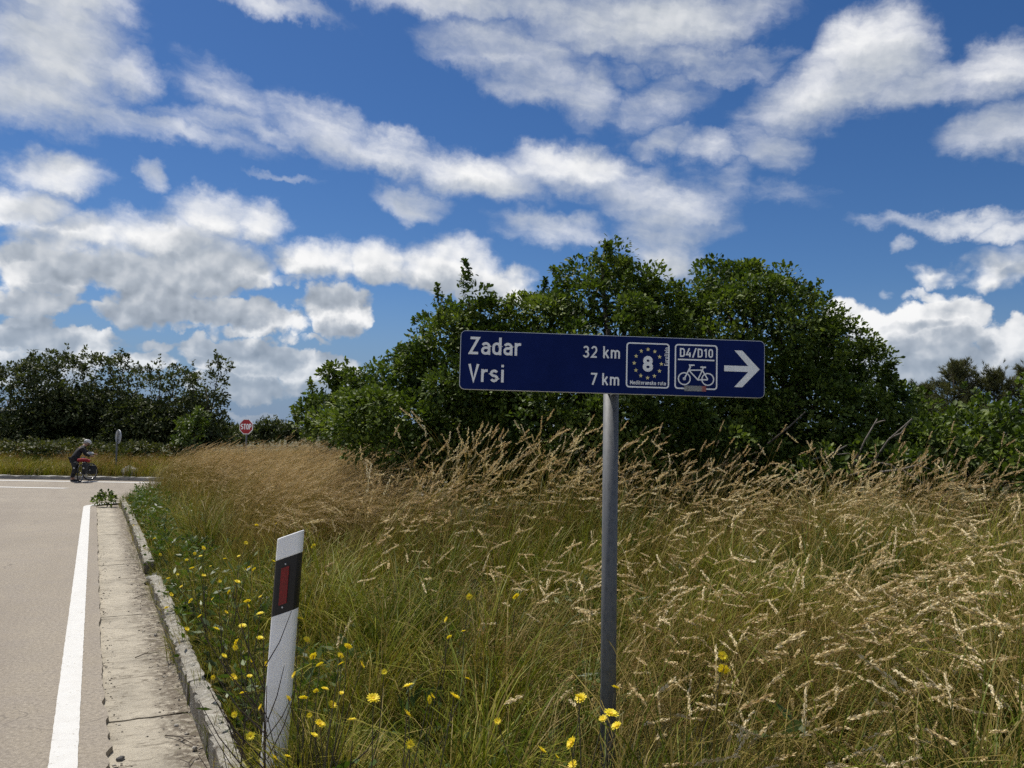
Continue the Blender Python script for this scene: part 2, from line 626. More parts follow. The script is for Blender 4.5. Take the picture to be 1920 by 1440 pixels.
def axis(lo, hi, step, out, grow=1.22):
    a = list(np.arange(lo, hi + 1e-6, step))
    q, w = hi, step
    while q < out:
        w *= grow
        q += w
        a.append(q)
    q, w = lo, step
    while q > -out:
        w *= grow
        q -= w
        a.insert(0, q)
    return np.array(a)


def build_ground():
    gx, gy = axis(-20, 14, 0.22, 9000), axis(-4, 36, 0.22, 9000)
    X, Yg = np.meshgrid(gx, gy)
    Z = ground_z(X, Yg)
    V = np.stack([X, Yg, Z], -1).reshape(-1, 3)
    nx, ny = len(gx), len(gy)
    i = np.arange(nx * ny).reshape(ny, nx)
    F = np.stack([i[:-1, :-1], i[:-1, 1:], i[1:, 1:], i[1:, :-1]], -1).reshape(-1, 4)
    t = NT('soil')
    p = t.pos()
    a = t.noise(p, 1.1, 6, 0.6)
    b = t.noise(p, 14, 5, 0.65)
    c = t.noise(p, 0.35, 3)
    col = t.ramp(a, [(0.25, (0.035, 0.033, 0.015)), (0.5, (0.07, 0.062, 0.026)), (0.75, (0.12, 0.095, 0.045))])
    col = t.mix(t.rng(c, 0.4, 0.65), col, (0.045, 0.055, 0.018))
    col = t.mix(t.rng(b, 0.45, 0.8, 0, 0.7), col, (0.14, 0.115, 0.06))
    t.set(Base_Color=col, Roughness=0.95)
    t.bump(b, 0.7, 0.05)
    o = link('ground', mesh_np('ground', V, F, t.m, smooth=True))
    tag(o, 'dry soil of the roadside verge reaching to the horizon', 'ground', kind='structure')


build_ground()


def edge_x(y):
    """right-hand boundary of the asphalt"""
    s0 = 0.12
    base = (s0 - (-TX) * y) / TY
    if y <= 17.4:
        return base
    q = min(1.0, (y - 17.4) / (NEAR_EDGE - 17.4))
    b0 = (s0 + TX * 17.4) / TY
    return b0 - 0.30 + 0.30 * (1 - q) + (1 - math.sqrt(max(0, 1 - q ** 2.2))) * 1.6 + (5.5 if q >= 1 else 0)


def ragged(t):
    """how the old asphalt edge crumbles over the gutter (metres along the road)"""
    t = t + 0.25 * math.sin(t * 1.3) + 0.10 * math.sin(t * 3.1)

    def vn(f, k):
        q = t * f
        i = math.floor(q)
        u = q - i
        h = lambda j: math.modf(abs(math.sin(j * 127.1 + k * 311.7) * 43758.5453))[0] - 0.5
        return h(i) + (h(i + 1) - h(i)) * u
    near = 1 - float(smooth(5.0, 7.5, np.array(t)))
    w = 0.055 * vn(2.1, 1) + 0.040 * vn(6.3, 2) + 0.030 * vn(15, 3)
    return near * (0.025 + w) + (1 - near) * (0.016 * vn(5, 4) + 0.012 * vn(14, 5))


def build_road():
    ys = np.concatenate([np.arange(-6, 1.5, 0.5), np.arange(1.5, 9, 0.03), np.arange(9, 17.4, 0.12), np.arange(17.4, NEAR_EDGE, 0.06), [NEAR_EDGE], np.arange(20, FAR_EDGE + 0.01, 0.5)])
    V, F = [], []
    for y in ys:
        xr = edge_x(y)
        if y < 17.4:
            xr += ragged(y / TY) / TY
        z = float(road_z(y))
        V += [(-70, y, z), (xr - 6, y, z), (xr - 0.6, y, z), (xr, y, z), (xr + 0.004, y, z - 0.06)]
    n = 5
    for i in range(len(ys) - 1):
        for k in range(n - 1):
            F.append((i * n + k, i * n + k + 1, (i + 1) * n + k + 1, (i + 1) * n + k))
    t = NT('worn_asphalt')
    p = t.pos()
    big = t.noise(p, 0.5, 4, 0.5)
    mid = t.noise(p, 3.2, 5, 0.6)
    grain = t.noise(p, 150, 3, 0.7)
    grit = t.n('ShaderNodeTexVoronoi')
    put(t.t, grit.inputs['Vector'], p)
    grit.inputs['Scale'].default_value = 120
    col = t.ramp(big, [(0.3, (0.240, 0.203, 0.150)), (0.7, (0.312, 0.266, 0.200))])
    col = t.mix(t.rng(mid, 0.35, 0.7, 0, 0.45), col, (0.235, 0.205, 0.175))
    g2 = t.noise(p, 42, 4, 0.75)
    col = t.mix(t.rng(g2, 0.48, 0.68, 0.0, 0.75), col, (0.125, 0.105, 0.080))
    col = t.mix(t.rng(g2, 0.49, 0.32, 0.0, 0.6), col, (0.46, 0.405, 0.325))
    col = t.mix(t.rng(grain, 0.35, 0.7, 0.0, 0.55), col, (0.16, 0.14, 0.12))
    # wheel tracks polished a little darker, along the road
    rv = t.n('ShaderNodeVectorRotate', rotation_type='Z_AXIS')
    put(t.t, rv.inputs['Vector'], p)
    rv.inputs['Angle'].default_value = -math.atan2(-TX, TY)
    tr = t.noise(t.vscale(rv.outputs[0], (1.6, 0.10, 1)), 1.0, 4, 0.6)
    col = t.mix(t.rng(tr, 0.48, 0.66, 0.0, 0.35), col, (0.185, 0.155, 0.125))
    col = t.mix(t.rng(grit.outputs['Distance'], 0.0, 0.35, 0.42, 0.0), col, (0.52, 0.48, 0.42))
    crack = t.n('ShaderNodeTexVoronoi', feature='DISTANCE_TO_EDGE')
    wv = t.n('ShaderNodeVectorMath', operation='ADD')
    put(t.t, wv.inputs[0], t.vscale(p, (0.45, 0.45, 0.45)))
    nz = t.n('ShaderNodeTexNoise')
    put(t.t, nz.inputs['Vector'], p)
    nz.inputs['Scale'].default_value = 1.6
    nz.inputs['Detail'].default_value = 5
    put(t.t, wv.inputs[1], t.vscale(nz.outputs['Color'], (0.5, 0.5, 0.5)))
    put(t.t, crack.inputs['Vector'], wv.outputs[0])
    crack.inputs['Scale'].default_value = 1.0
    cf = t.math('MULTIPLY', t.rng(crack.outputs['Distance'], 0.001, 0.0055, 1, 0), t.rng(t.noise(p, 0.7, 2), 0.5, 0.62))
    col = t.mix(t.math('MULTIPLY', cf, 0.75), col, (0.10, 0.085, 0.07))
    t.set(Base_Color=col, Roughness=0.9)
    t.bump(grain, 0.5, 0.006)
    me = bpy.data.meshes.new('road')
    me.from_pydata(V, [], F)
    me.materials.append(t.m)
    me.update()
    tag(link('road', me), 'worn beige asphalt road meeting a crossing road', 'road', kind='structure')


build_road()


def ribbon_mesh(pts, w0, w1, z=0.005):
    """flat strip along a ground line, from offset w0 to w1 to the right of it"""
    V, F = [], []
    for i, p in enumerate(pts):
        a, b = pts[max(0, i - 1)], pts[min(len(pts) - 1, i + 1)]
        d = Vector((b[0] - a[0], b[1] - a[1], 0)).normalized()
        r = Vector((d.y, -d.x, 0))
        for w in (w0 + random.uniform(-.0018, .0018), w1 + random.uniform(-.0018, .0018)):
            x, y = p[0] + r.x * w, p[1] + r.y * w
            V.append((x, y, float(road_z(y)) + z))
    for i in range(len(pts) - 1):
        F.append((2 * i, 2 * i + 1, 2 * i + 3, 2 * i + 2))
    return V, F


def line_paint():
    t = NT('road_paint')
    p = t.pos()
    a = t.noise(p, 9, 6, 0.65)
    b = t.noise(p, 130, 3, 0.7)
    col = t.mix(t.rng(a, 0.35, 0.7, 0.0, 0.35), (0.57, 0.565, 0.54), (0.47, 0.455, 0.42))
    col = t.mix(t.rng(b, 0.60, 0.74, 0.0, 0.5), col, (0.42, 0.38, 0.33))
    c = t.math('MULTIPLY', t.rng(t.noise(p, 34, 5, 0.75), 0.60, 0.64), t.rng(t.noise(p, 2.2, 3), 0.40, 0.60))
    col = t.mix(t.math('MULTIPLY', c, 0.9), col, (0.27, 0.235, 0.185))
    t.set(Base_Color=col, Roughness=0.75)
    t.bump(b, 0.3, 0.003)
    return t.m


def build_lines():
    m = line_paint()
    pts = [st_xy(0, q) for q in np.arange(-4, 19.2, 0.05)]
    # the turn into the crossing road
    x, y = pts[-1]
    ang = math.atan2(TY, TX)
    for k in range(60):
        ang -= rad(1.6) if k < 56 else 0
        x += math.cos(ang) * 0.045
        y += math.sin(ang) * 0.045
        pts.append((x, y))
    V, F = ribbon_mesh(pts, -0.13, 0.0)
    me = bpy.data.meshes.new('edge_line')
    me.from_pydata(V, [], F)
    me.materials.append(m)
    o = link('edge_line', me)
    tag(o, 'solid white line painted along the road edge, bending at the corner', 'road marking', kind='structure')

    def strip(a, b, w, label, name='lane_line', n=30, wob=0.0):
        P = [(a[0] + (b[0] - a[0]) * i / n, a[1] + (b[1] - a[1]) * i / n + wob * math.sin(math.pi * i / n)) for i in range(n + 1)]
        V, F = ribbon_mesh(P, -w / 2, w / 2, 0.006)
        me = bpy.data.meshes.new(name)
        me.from_pydata(V, [], F)
        me.materials.append(m)
        tag(link(name, me), label, 'road marking', kind='structure')

    strip((-30, 26.9), (-15.1, 26.35), 0.42, 'white lane line ending short of the cyclist on the crossing road', wob=0.1)
    strip((-60, 30.25), (4, 30.0), 0.34, 'white edge line along the far kerb of the crossing road')


build_lines()


def concrete(name, tint=(1.12, 1.0, 0.78), dirt=True):
    t = NT(name)
    p = t.pos()
    # along-road and across-road coordinates for streaks
    n = t.n('ShaderNodeVectorRotate', rotation_type='Z_AXIS')
    put(t.t, n.inputs['Vector'], p)
    n.inputs['Angle'].default_value = math.atan2(-TX, TY) * -1
    q = n.outputs[0]
    a = t.noise(p, 2.6, 6, 0.65)
    b = t.noise(t.vscale(q, (5.5, 15.0, 4.0)), 1.0, 8, 0.76, 1.2)
    g = t.noise(p, 70, 4, 0.7)
    col = t.ramp(a, [(0.25, tuple(0.22 * c for c in tint)), (0.5, tuple(0.34 * c for c in tint)), (0.8, tuple(0.44 * c for c in tint))])
    col = t.mix(t.rng(b, 0.51, 0.64, 0, 0.9), col, (0.125, 0.102, 0.070))
    col = t.mix(t.rng(g, 0.50, 0.72, 0, 0.55), col, (0.22, 0.19, 0.145))
    if not dirt:
        st = t.noise(t.vscale(p, (16, 16, 2.2)), 1.0, 6, 0.7)
        gn = t.n('ShaderNodeSeparateXYZ')
        put(t.t, gn.inputs[0], t.n('ShaderNodeNewGeometry').outputs['True Normal'])
        side = t.rng(gn.outputs[2], 0.75, 0.35)                # run-off stains on the upright faces
        col = t.mix(t.math('MULTIPLY', side, t.rng(st, 0.32, 0.62, 0.35, 0.95)), col, (0.12, 0.095, 0.062))
        col = t.mix(t.rng(t.noise(p, 17, 6, 0.72), 0.55, 0.66, 0, 0.8), col, (0.56, 0.54, 0.48))
        col = t.mix(t.rng(t.noise(p, 9, 6, 0.72), 0.58, 0.70, 0, 0.8), col, (0.10, 0.09, 0.06))
    if dirt:
        s = t.n('ShaderNodeSeparateXYZ')
        put(t.t, s.inputs[0], q)
        ns = t.noise(p, 6, 6, 0.7)
        dv = t.math('ADD', s.outputs[0], t.math('MULTIPLY', ns, 0.35))
        col = t.mix(t.math('MULTIPLY', t.rng(dv, 0.50, 0.72), t.rng(t.noise(p, 21, 5, 0.7), 0.36, 0.56)), col, (0.115, 0.092, 0.064))
    t.set(Base_Color=col, Roughness=0.92)
    t.bump(t.math('ADD', t.math('MULTIPLY', b, 0.8), g), 0.8, 0.012)
    return t.m


def build_gutter():
    root = tag(empty('gutter'), 'cracked pale concrete gutter strip between asphalt and kerb', 'gutter', kind='structure')
    m = concrete('gutter_concrete')
    joints = [-4.0, -0.6, 2.3, 5.22, 8.08, 11.05, 14.1, 17.0, 20.6]
    for a, b in zip(joints[:-1], joints[1:]):
        g = 0.012
        n, w = 14, 8
        V, F = [], []
        for i in range(n + 1):
            t_ = a + g + (b - a - 2 * g) * i / n
            for k in range(w + 1):
                s = 0.02 + 0.585 * k / w
                x, y = st_xy(s, t_)
                V.append((x, y, float(road_z(y)) - 0.030 - 0.016 * s + random.uniform(-0.003, 0.003)))
        for i in range(n):
            for k in range(w):
                F.append((i * (w + 1) + k, i * (w + 1) + k + 1, (i + 1) * (w + 1) + k + 1, (i + 1) * (w + 1) + k))
        top = len(V)
        rim = [i * (w + 1) for i in range(n + 1)] + [n * (w + 1) + k for k in range(1, w + 1)] + [i * (w + 1) + w for i in range(n - 1, -1, -1)] + list(range(w - 1, 0, -1))
        V += [(V[i][0], V[i][1], V[i][2] - 0.10) for i in rim]
        for i in range(len(rim)):
            j = (i + 1) % len(rim)
            F.append((rim[j], rim[i], top + i, top + j))
        me = bpy.data.meshes.new('slab')
        me.from_pydata(V, [], F)
        me.materials.append(m)
        me.update()
        link('slab', me, root)


build_gutter()


def rough_block(L, W, H, seed, jit=0.008, cuts=(10, 3, 3)):
    """a weathered concrete stone lying along +y, its foot at z = 0"""
    r = random.Random(seed)
    bm = bmesh.new()
    bmesh.ops.create_cube(bm, size=1)
    bmesh.ops.scale(bm, vec=(W, L, H), verts=bm.verts)
    bmesh.ops.translate(bm, vec=(0, 0, H / 2), verts=bm.verts)
    bmesh.ops.bevel(bm, geom=[e for e in bm.edges], offset=0.012, segments=1, affect='EDGES')
    bmesh.ops.subdivide_edges(bm, edges=[e for e in bm.edges if e.calc_length() > 0.4], cuts=cuts[0], use_grid_fill=True)
    for v in bm.verts:
        top = v.co.z > H * 0.6
        a = jit * (2.0 if top else 0.8)
        v.co += Vector((r.uniform(-a, a), r.uniform(-a, a) * 0.5, r.uniform(-a * 1.2, a * 0.5) - (0.02 * max(0, math.sin(v.co.y * 9 + seed * 2) - 0.75) * 4 if v.co.x < -W * 0.3 else 0) if top else 0))
    me = bpy.data.meshes.new('kerb_stone')
    bm.to_mesh(me)
    bm.free()
    return me


def build_kerb():
    m = concrete('kerb_concrete', (0.92, 0.86, 0.72), dirt=False)
    root = tag(empty('kerb'), 'weathered concrete kerb edging the grass verge', 'kerb', kind='structure')
    meshes = []
    for k in range(4):
        me = rough_block(0.978, 0.105, 0.20, k, 0.005, (22, 3, 3))
        me.materials.append(m)
        meshes.append(me)
    t_ = -3.5
    k = 0
    while t_ < 20.0:
        if not (9.3 < t_ + 0.5 < 10.3):
            x, y = st_xy(0.658 + random.uniform(-0.004, 0.004), t_ + 0.49)
            o = link('kerb_stone', meshes[k % 4], root, (x, y, float(road_z(y)) - 0.09 + random.uniform(-0.008, 0.008)), (random.uniform(-.006, .006), random.uniform(-.03, .03), math.atan2(TY, TX) - math.pi / 2 + random.uniform(-.008, .008)))
        t_ += 0.985
        k += 1
    far = tag(empty('far_kerb'), 'low grey kerb on the far side of the crossing road', 'kerb', kind='structure')
    dm = simple('far_kerb_concrete', (0.26, 0.25, 0.23), 0.9, var=0.3, scale=3)
    me = rough_block(1.96, 0.16, 0.24, 9)
    me.materials.append(dm)
    for k in range(30):
        x = -44 + k * 1.98
        link('kerb_stone', me, far, (x, FAR_EDGE + 0.10, float(road_z(FAR_EDGE)) - 0.09), (0, 0, math.pi / 2 + random.uniform(-.004, .004)))


build_kerb()


def build_hills():
    V, F = [], []
    n = 160
    for i in range(n + 1):
        a = rad(-60 + 120 * i / n)
        h = 40 + 60 * max(0, math.sin(i * 0.21 + 2.2)) * max(0, math.sin(i * 0.083 + 0.4)) + 14 * math.sin(i * 0.9) + 8 * math.sin(i * 2.3)
        R_ = 6000
        for (dr, hh) in ((0, -30), (600, h * 0.6), (1300, h), (2600, -30)):
            V.append(((R_ + dr) * math.sin(a), (R_ + dr) * math.cos(a), hh))
    for i in range(n):
        for k in range(3):
            F.append((i * 4 + k, i * 4 + k + 1, (i + 1) * 4 + k + 1, (i + 1) * 4 + k))
    me = bpy.data.meshes.new('hills')
    me.from_pydata(V, [], F)
    t = NT('far_hill')
    t.set(Base_Color=t.mix(t.noise(t.pos(), 0.004, 5), (0.10, 0.13, 0.15), (0.17, 0.19, 0.20)), Roughness=1.0)  # bluish tint: haze of distance put into the base colour
    me.materials.append(t.m)
    me.polygons.foreach_set('use_smooth', np.ones(len(me.polygons), dtype=bool))
    tag(link('hills', me), 'low blue hills on the horizon behind the stop sign', 'hills', kind='structure')


build_hills()

# ------------------------------------------------------------------ lettering drawn with strokes
def arc(cx, cy, rx, ry, a0, a1, n=10):
    return [(cx + rx * math.cos(rad(a0 + (a1 - a0) * i / n)), cy + ry * math.sin(rad(a0 + (a1 - a0) * i / n))) for i in range(n + 1)]


H1, B0, XH = 0.925, 0.075, 0.645
M1 = (XH + B0) / 2
GLYPHS = {
    'Z': (0.58, [[(.06, H1), (.52, H1), (.06, B0), (.52, B0)]]),
    'V': (0.60, [[(.06, 1.0), (.30, B0 - .02), (.54, 1.0)]]),
    'a': (0.52, [[(.45, 0.0), (.45, .46)] + arc(.26, .46, .19, .185, 0, 155), [(.45, .40), (.25, .40)] + arc(.24, .237, .17, .163, 90, 270) + arc(.27, .26, .18, .186, 270, 345, 6)]),
    'd': (0.54, [[(.46, 0.0), (.46, 1.0)], [(.46, .46)] + arc(.27, .46, .19, .185, 0, 180) + arc(.27, .26, .19, .185, 180, 360) + [(.46, .26)]]),
    'r': (0.40, [[(.09, 0.0), (.09, .72)], [(.09, .40)] + arc(.29, .42, .20, .225, 180, 90, 8) + [(.38, XH)]]),
    's': (0.48, [arc(.24, .495, .165, .15, 25, 180, 8) + arc(.24, .495, .165, .13, 180, 265, 5) + arc(.24, .23, .165, .13, 85, 0, 5) + arc(.24, .23, .165, .155, 0, -155, 8)]),
    'i': (0.24, [[(.12, 0.0), (.12, .72)], [(.12, .86), (.12, 1.0)]]),
    'k': (0.50, [[(.09, 0.0), (.09, 1.0)], [(.09, .25), (.42, .72)], [(.22, .42), (.45, 0.0)]]),
    'm': (0.78, [[(.09, 0.0), (.09, .72)], [(.09, .46)] + arc(.24, .475, .15, .17, 180, 0) + [(.39, 0.0)], [(.39, .46)] + arc(.54, .475, .15, .17, 180, 0) + [(.69, 0.0)]]),
    'n': (0.50, [[(.09, 0.0), (.09, .72)], [(.09, .46)] + arc(.25, .465, .16, .18, 180, 0) + [(.41, 0.0)]]),
    'u': (0.50, [[(.41, 0.0), (.41, .72)], [(.09, .72), (.09, .26)] + arc(.25, .255, .16, .18, 180, 360)]),
    'e': (0.50, [[(.09, .36), (.42, .36)] + arc(.25, .46, .17, .185, 0, 180) + arc(.25, .26, .16, .185, 180, 325)]),
    'o': (0.52, [arc(.26, .46, .17, .185, 0, 180) + arc(.26, .26, .17, .185, 180, 360) + [(.43, .46)]]),
    't': (0.38, [[(.16, .92), (.16, .22)] + arc(.29, .205, .13, .13, 180, 270, 5) + [(.34, B0)], [(.03, XH), (.34, XH)]]),
    'l': (0.22, [[(.11, 0.0), (.11, 1.0)]]),
    'M': (0.72, [[(.09, 0.0), (.09, 1.0)], [(.63, 0.0), (.63, 1.0)], [(.09, .93), (.36, .35), (.63, .93)]]),
    'E': (0.50, [[(.09, 0.0), (.09, 1.0)], [(.09, H1), (.46, H1)], [(.09, .51), (.42, .51)], [(.09, B0), (.46, B0)]]),
    'D': (0.58, [[(.09, 0.0), (.09, 1.0)], [(.09, H1), (.28, H1)] + arc(.29, .71, .20, .215, 90, 0, 7) + arc(.29, .29, .20, .215, 0, -90, 7) + [(.09, B0)]]),
    '0': (0.54, [arc(.27, .70, .18, .225, 0, 180) + arc(.27, .30, .18, .225, 180, 360) + [(.45, .70)]]),
    '1': (0.40, [[(.27, 0.0), (.27, 1.0)], [(.25, .93), (.08, .74)]]),
    '2': (0.54, [arc(.26, .70, .18, .225, 165, 0) + arc(.16, .66, .28, .30, 0, -42, 5) + [(.08, B0), (.48, B0)]]),
    '3': (0.54, [arc(.25, .71, .17, .215, 155, -75, 12) + [(.20, .51)], [(.22, .51)] + arc(.25, .28, .19, .215, 75, -160, 13)]),
    '4': (0.58, [[(.36, 1.0), (.07, .27), (.54, .27)], [(.42, .55), (.42, 0.0)]]),
    '7': (0.52, [[(.05, H1), (.46, H1), (.19, 0.0)]]),
    '8': (0.56, [arc(.28, .715, .17, .21, 0, 360, 16), arc(.28, .285, .19, .215, 0, 360, 16)]),
    '/': (0.46, [[(.05, -.05), (.41, 1.05)]]),
    'S': (0.58, [arc(.29, .70, .20, .225, 30, 180, 8) + arc(.29, .70, .20, .19, 180, 262, 5) + arc(.29, .31, .20, .20, 82, 0, 5) + arc(.29, .30, .20, .225, 0, -150, 8)]),
    'T': (0.54, [[(.03, H1), (.51, H1)], [(.27, H1), (.27, 0.0)]]),
    'O': (0.58, [arc(.29, .70, .20, .225, 0, 180) + arc(.29, .30, .20, .225, 180, 360) + [(.49, .70)]]),
    'P': (0.54, [[(.09, 0.0), (.09, 1.0)], [(.09, H1), (.28, H1)] + arc(.28, .69, .19, .235, 90, -90, 12) + [(.09, .455)]]),
    ' ': (0.30, []),
}


def stroke(mb, pts, w, y, fx, mi=0):
    """a flat band of width w along points (x, z), facing -y"""
    P = [Vector((p[0], p[1])) for p in pts]
    L, Rr = [], []
    for i, p in enumerate(P):
        d0 = (P[i] - P[i - 1]).normalized() if i else None
        d1 = (P[i + 1] - P[i]).normalized() if i < len(P) - 1 else None
        d0 = d0 or d1
        d1 = d1 or d0
        n0, n1 = Vector((-d0.y, d0.x)), Vector((-d1.y, d1.x))
        n = (n0 + n1)
        n = n.normalized() if n.length > 1e-6 else n0
        k = 1 / max(0.45, n.dot(n0))
        L.append(p + n * (w / 2 * k))
        Rr.append(p - n * (w / 2 * k))
    V = [fx(q.x, q.y, y) for q in L] + [fx(q.x, q.y, y) for q in Rr]
    n = len(P)
    mb.add(V, [(i, n + i, n + i + 1, i + 1) for i in range(n - 1)], mi)


def words(mb, text, x0, x1, zb, cap, y, weight=0.15, track=0.11, place=None):
    """text from x0 to x1 on the base line zb; strokes stacked a hair apart"""
    tot = sum(GLYPHS[c][0] for c in text) + track * (len(text) - 1)
    kx = (x1 - x0) / (tot * cap)
    place = place or (lambda a, b, c: (a, c, b))
    x = 0.0
    q = 0
    for c in text:
        gw, strokes = GLYPHS[c]
        for st_ in strokes:
            P = [(x0 + (x + p[0]) * cap * kx, zb + p[1] * cap) for p in st_]
            stroke(mb, P, weight * cap, y - 0.00012 * (q % 7), place)
            q += 1
        x += gw + track
    return mb


def rrect(w, h, r, n=6):
    P = []
    for cx, cz, a in ((w / 2 - r, h / 2 - r, 0), (-w / 2 + r, h / 2 - r, 90), (-w / 2 + r, -h / 2 + r, 180), (w / 2 - r, -h / 2 + r, 270)):
        P += arc(cx, cz, r, r, a, a + 90, n)
    return P


# ------------------------------------------------------------------ the cycle route sign
galv = NT('galvanised_steel')
_o = galv.objc()
_v = galv.n('ShaderNodeTexVoronoi')
put(galv.t, _v.inputs['Vector'], galv.vscale(_o, (1, 1, 0.5)))
_v.inputs['Scale'].default_value = 60
_c = galv.mix(galv.rng(_v.outputs['Distance'], 0, 0.6), (0.080, 0.084, 0.088), (0.115, 0.120, 0.125))
_c = galv.mix(galv.rng(galv.noise(galv.vscale(_o, (30, 30, 1.5)), 1.0, 4), 0.45, 0.75, 0, 0.6), _c, (0.07, 0.072, 0.075))
galv.set(Base_Color=_c, Roughness=0.6, Metallic=0.15)
GALV = galv.m


def sheet_paint(name, col, wear=0.06, rough=0.4, spec=0.4):
    t = NT(name)
    o = t.objc()
    a = t.noise(o, 7, 5, 0.6)
    d = t.noise(t.vscale(o, (60, 60, 9)), 1, 5, 0.7)
    c2 = tuple(min(1, c * 1.25 + 0.004) for c in col)
    cc = t.mix(t.rng(a, 0.3, 0.7), col, c2)
    cc = t.mix(t.rng(d, 0.58, 0.8, 0, wear * 4), cc, (0.20, 0.19, 0.17))
    t.set(Base_Color=cc, Roughness=t.rng(a, 0.3, 0.7, rough - 0.06, rough + 0.1))
    t.bsdf.inputs['Specular IOR Level'].default_value = spec
    return t.m


SIGN_BLUE = sheet_paint('sign_blue_sheeting', (0.0012, 0.0100, 0.085), 0.002, 0.6, 0.12)
SIGN_WHITE = sheet_paint('sign_white_sheeting', (0.88, 0.88, 0.865), 0.02, 0.45)
SIGN_YELLOW = sheet_paint('sign_star_yellow', (0.76, 0.66, 0.30), 0.03, 0.45)
ALU = simple('sign_aluminium_edge', (0.55, 0.56, 0.57), 0.45, 0.6, 0.1)


def build_route_sign():
    px = 0.002035                                     # metres for one photograph pixel on the panel
    pxx = px * 1.021                                  # the far end stands a little back
    W, Hh = 573 * pxx, 110.5 * px
    pole_at = Vector((0.388, 3.02, 0))
    base = gz(pole_at.x, pole_at.y)
    root = tag(empty('direction_sign', (pole_at.x, pole_at.y, base)), 'blue cycle route sign with arrow, Zadar and Vrsi, on a grey steel pole', 'sign')
    mb = MB().tube([(0, 0, -0.4), (0, 0, 1.0 - base), (0.002, 0, 1.875 - base)], 0.030, 20)
    mb.build('pole', GALV, root, smooth=True)
    ctr = spot(1152.5, 684, 2.955)
    pr = empty('panel_mount', parent=root)
    me_loc = ctr - Vector((pole_at.x, pole_at.y, base))
    rot = (0, rad(0.55), rad(4.8))
    bpy.data.objects.remove(pr)
    # panel: a folded aluminium tray, blue sheeting on its face
    out, inn = rrect(W, Hh, 0.020), rrect(W - 0.004, Hh - 0.004, 0.018)
    mb = MB()
    n = len(out)
    mb.add([(a, -0.004, b) for a, b in inn] + [(a, -0.0035, b) for a, b in out] + [(a, 0.018, b) for a, b in out] + [(a, 0.018, b) for a, b in inn] + [(a, 0.004, b) for a, b in inn],
           [tuple(range(n))[::-1]]
           + [(k * n + i, k * n + (i + 1) % n, (k + 1) * n + (i + 1) % n, (k + 1) * n + i) for k in range(4) for i in range(n)]
           + [tuple(range(4 * n, 5 * n))])
    panel = mb.build('panel', [ALU, SIGN_BLUE], root, me_loc, rot)
    for f in panel.data.polygons:
        if f.normal.y < -0.9 and f.area > 0.05:
            f.material_index = 1

    def U(x, v):                                      # photograph pixel across, pixels below the top edge -> panel
        return ((x - 864.5) * pxx - W / 2, Hh / 2 - v * px)

    y0 = -0.0050

    def lettering(name, items, weight=0.15, label=None, mat=SIGN_WHITE, place=None):
        mb = MB()
        for text, xa, xb, v, cap in items:
            a, zb = U(xa, v)
            words(mb, text, a, U(xb, v)[0], zb, cap * px, y0, weight, place=place)
        o = mb.build(name, mat, panel)
        if label:
            o['label'] = label
        return o

    lettering('place_name', [('Zadar', 880.5, 976, 44.5, 33)], 0.145, 'white word Zadar')
    lettering('place_name', [('Vrsi', 880, 946.5, 95.5, 33)], 0.145, 'white word Vrsi')
    lettering('distance_figure', [('32', 1090.5, 1118, 43.5, 22.5)], 0.145, 'white figure 32')
    lettering('distance_unit', [('km', 1128, 1160.5, 43.5, 22.5)], 0.145)
    lettering('distance_figure', [('7', 1105, 1118, 94.5, 22.5)], 0.145, 'white figure 7')
    lettering('distance_unit', [('km', 1127, 1160, 94.5, 22.5)], 0.145)

    def box(name, xa, xb, v0, v1):
        mb = MB()
        w, h = (xb - xa) * pxx, (v1 - v0) * px
        cx, cz = U((xa + xb) / 2, (v0 + v1) / 2)
        o_, i_ = rrect(w, h, 6.5 * px), rrect(w - 5.4 * px, h - 5.4 * px, 4.2 * px)
        m = len(o_)
        mb.add([(cx + a, y0, cz + b) for a, b in o_] + [(cx + a, y0, cz + b) for a, b in i_], [(i, (i + 1) % m, m + (i + 1) % m, m + i) for i in range(m)])
        return mb.build(name, SIGN_WHITE, panel)

    box('badge_border', 1172, 1254, 11.5, 97.5)
    box('badge_border', 1264, 1346, 11.5, 97.5)
    lettering('route_number', [('8', 1203.5, 1223, 65.2, 27.5)], 0.24, 'bold white figure 8')
    lettering('small_print', [('Mediteranska ruta', 1180, 1247.5, 91.5, 7.6)], 0.16)
    mb = MB()
    a, zb = U(1251.5, 54)
    words(mb, 'EuroVelo', 0, 35 * px, 0, 7.4 * px, y0, 0.16, place=lambda p, q, y: (a - q, y, zb + p))
    mb.build('small_print', SIGN_WHITE, panel)
    cx, cz = U(1213, 51)
    for k in range(12):
        t = rad(90 + 30 * k)
        sx, sz = cx + 26.3 * px * math.cos(t), cz + 27 * px * math.sin(t)
        P = []
        for i in range(10):
            r_ = (4.3 if i % 2 == 0 else 1.8) * px
            P.append((sx + r_ * math.cos(rad(90 + 36 * i)), y0, sz + r_ * math.sin(rad(90 + 36 * i))))
        MB().add(P, [tuple(range(10))[::-1]]).build('star', SIGN_YELLOW, panel)
    lettering('route_code', [('D4/D10', 1273.5, 1337.5, 36.0, 16.8)], 0.165, 'white route code D4/D10')
    mb = MB()
    a, b = U(1270, 41.0), U(1340, 41.0)
    stroke(mb, [a, b], 2.8 * px, y0, lambda p, q, y: (p, y, q))
    mb.build('divider_line', SIGN_WHITE, panel)
    # bicycle pictogram
    mb = MB()
    pl = lambda p, q, y: (p, y, q)
    q = 0

    def bar(pts, w=2.4):
        nonlocal q
        stroke(mb, [U(*p) for p in pts], w * px, y0 - 0.00012 * q, pl)
        q += 1

    wl, wr, rr = (1282.6, 77.6), (1327.6, 77.6), 11.3
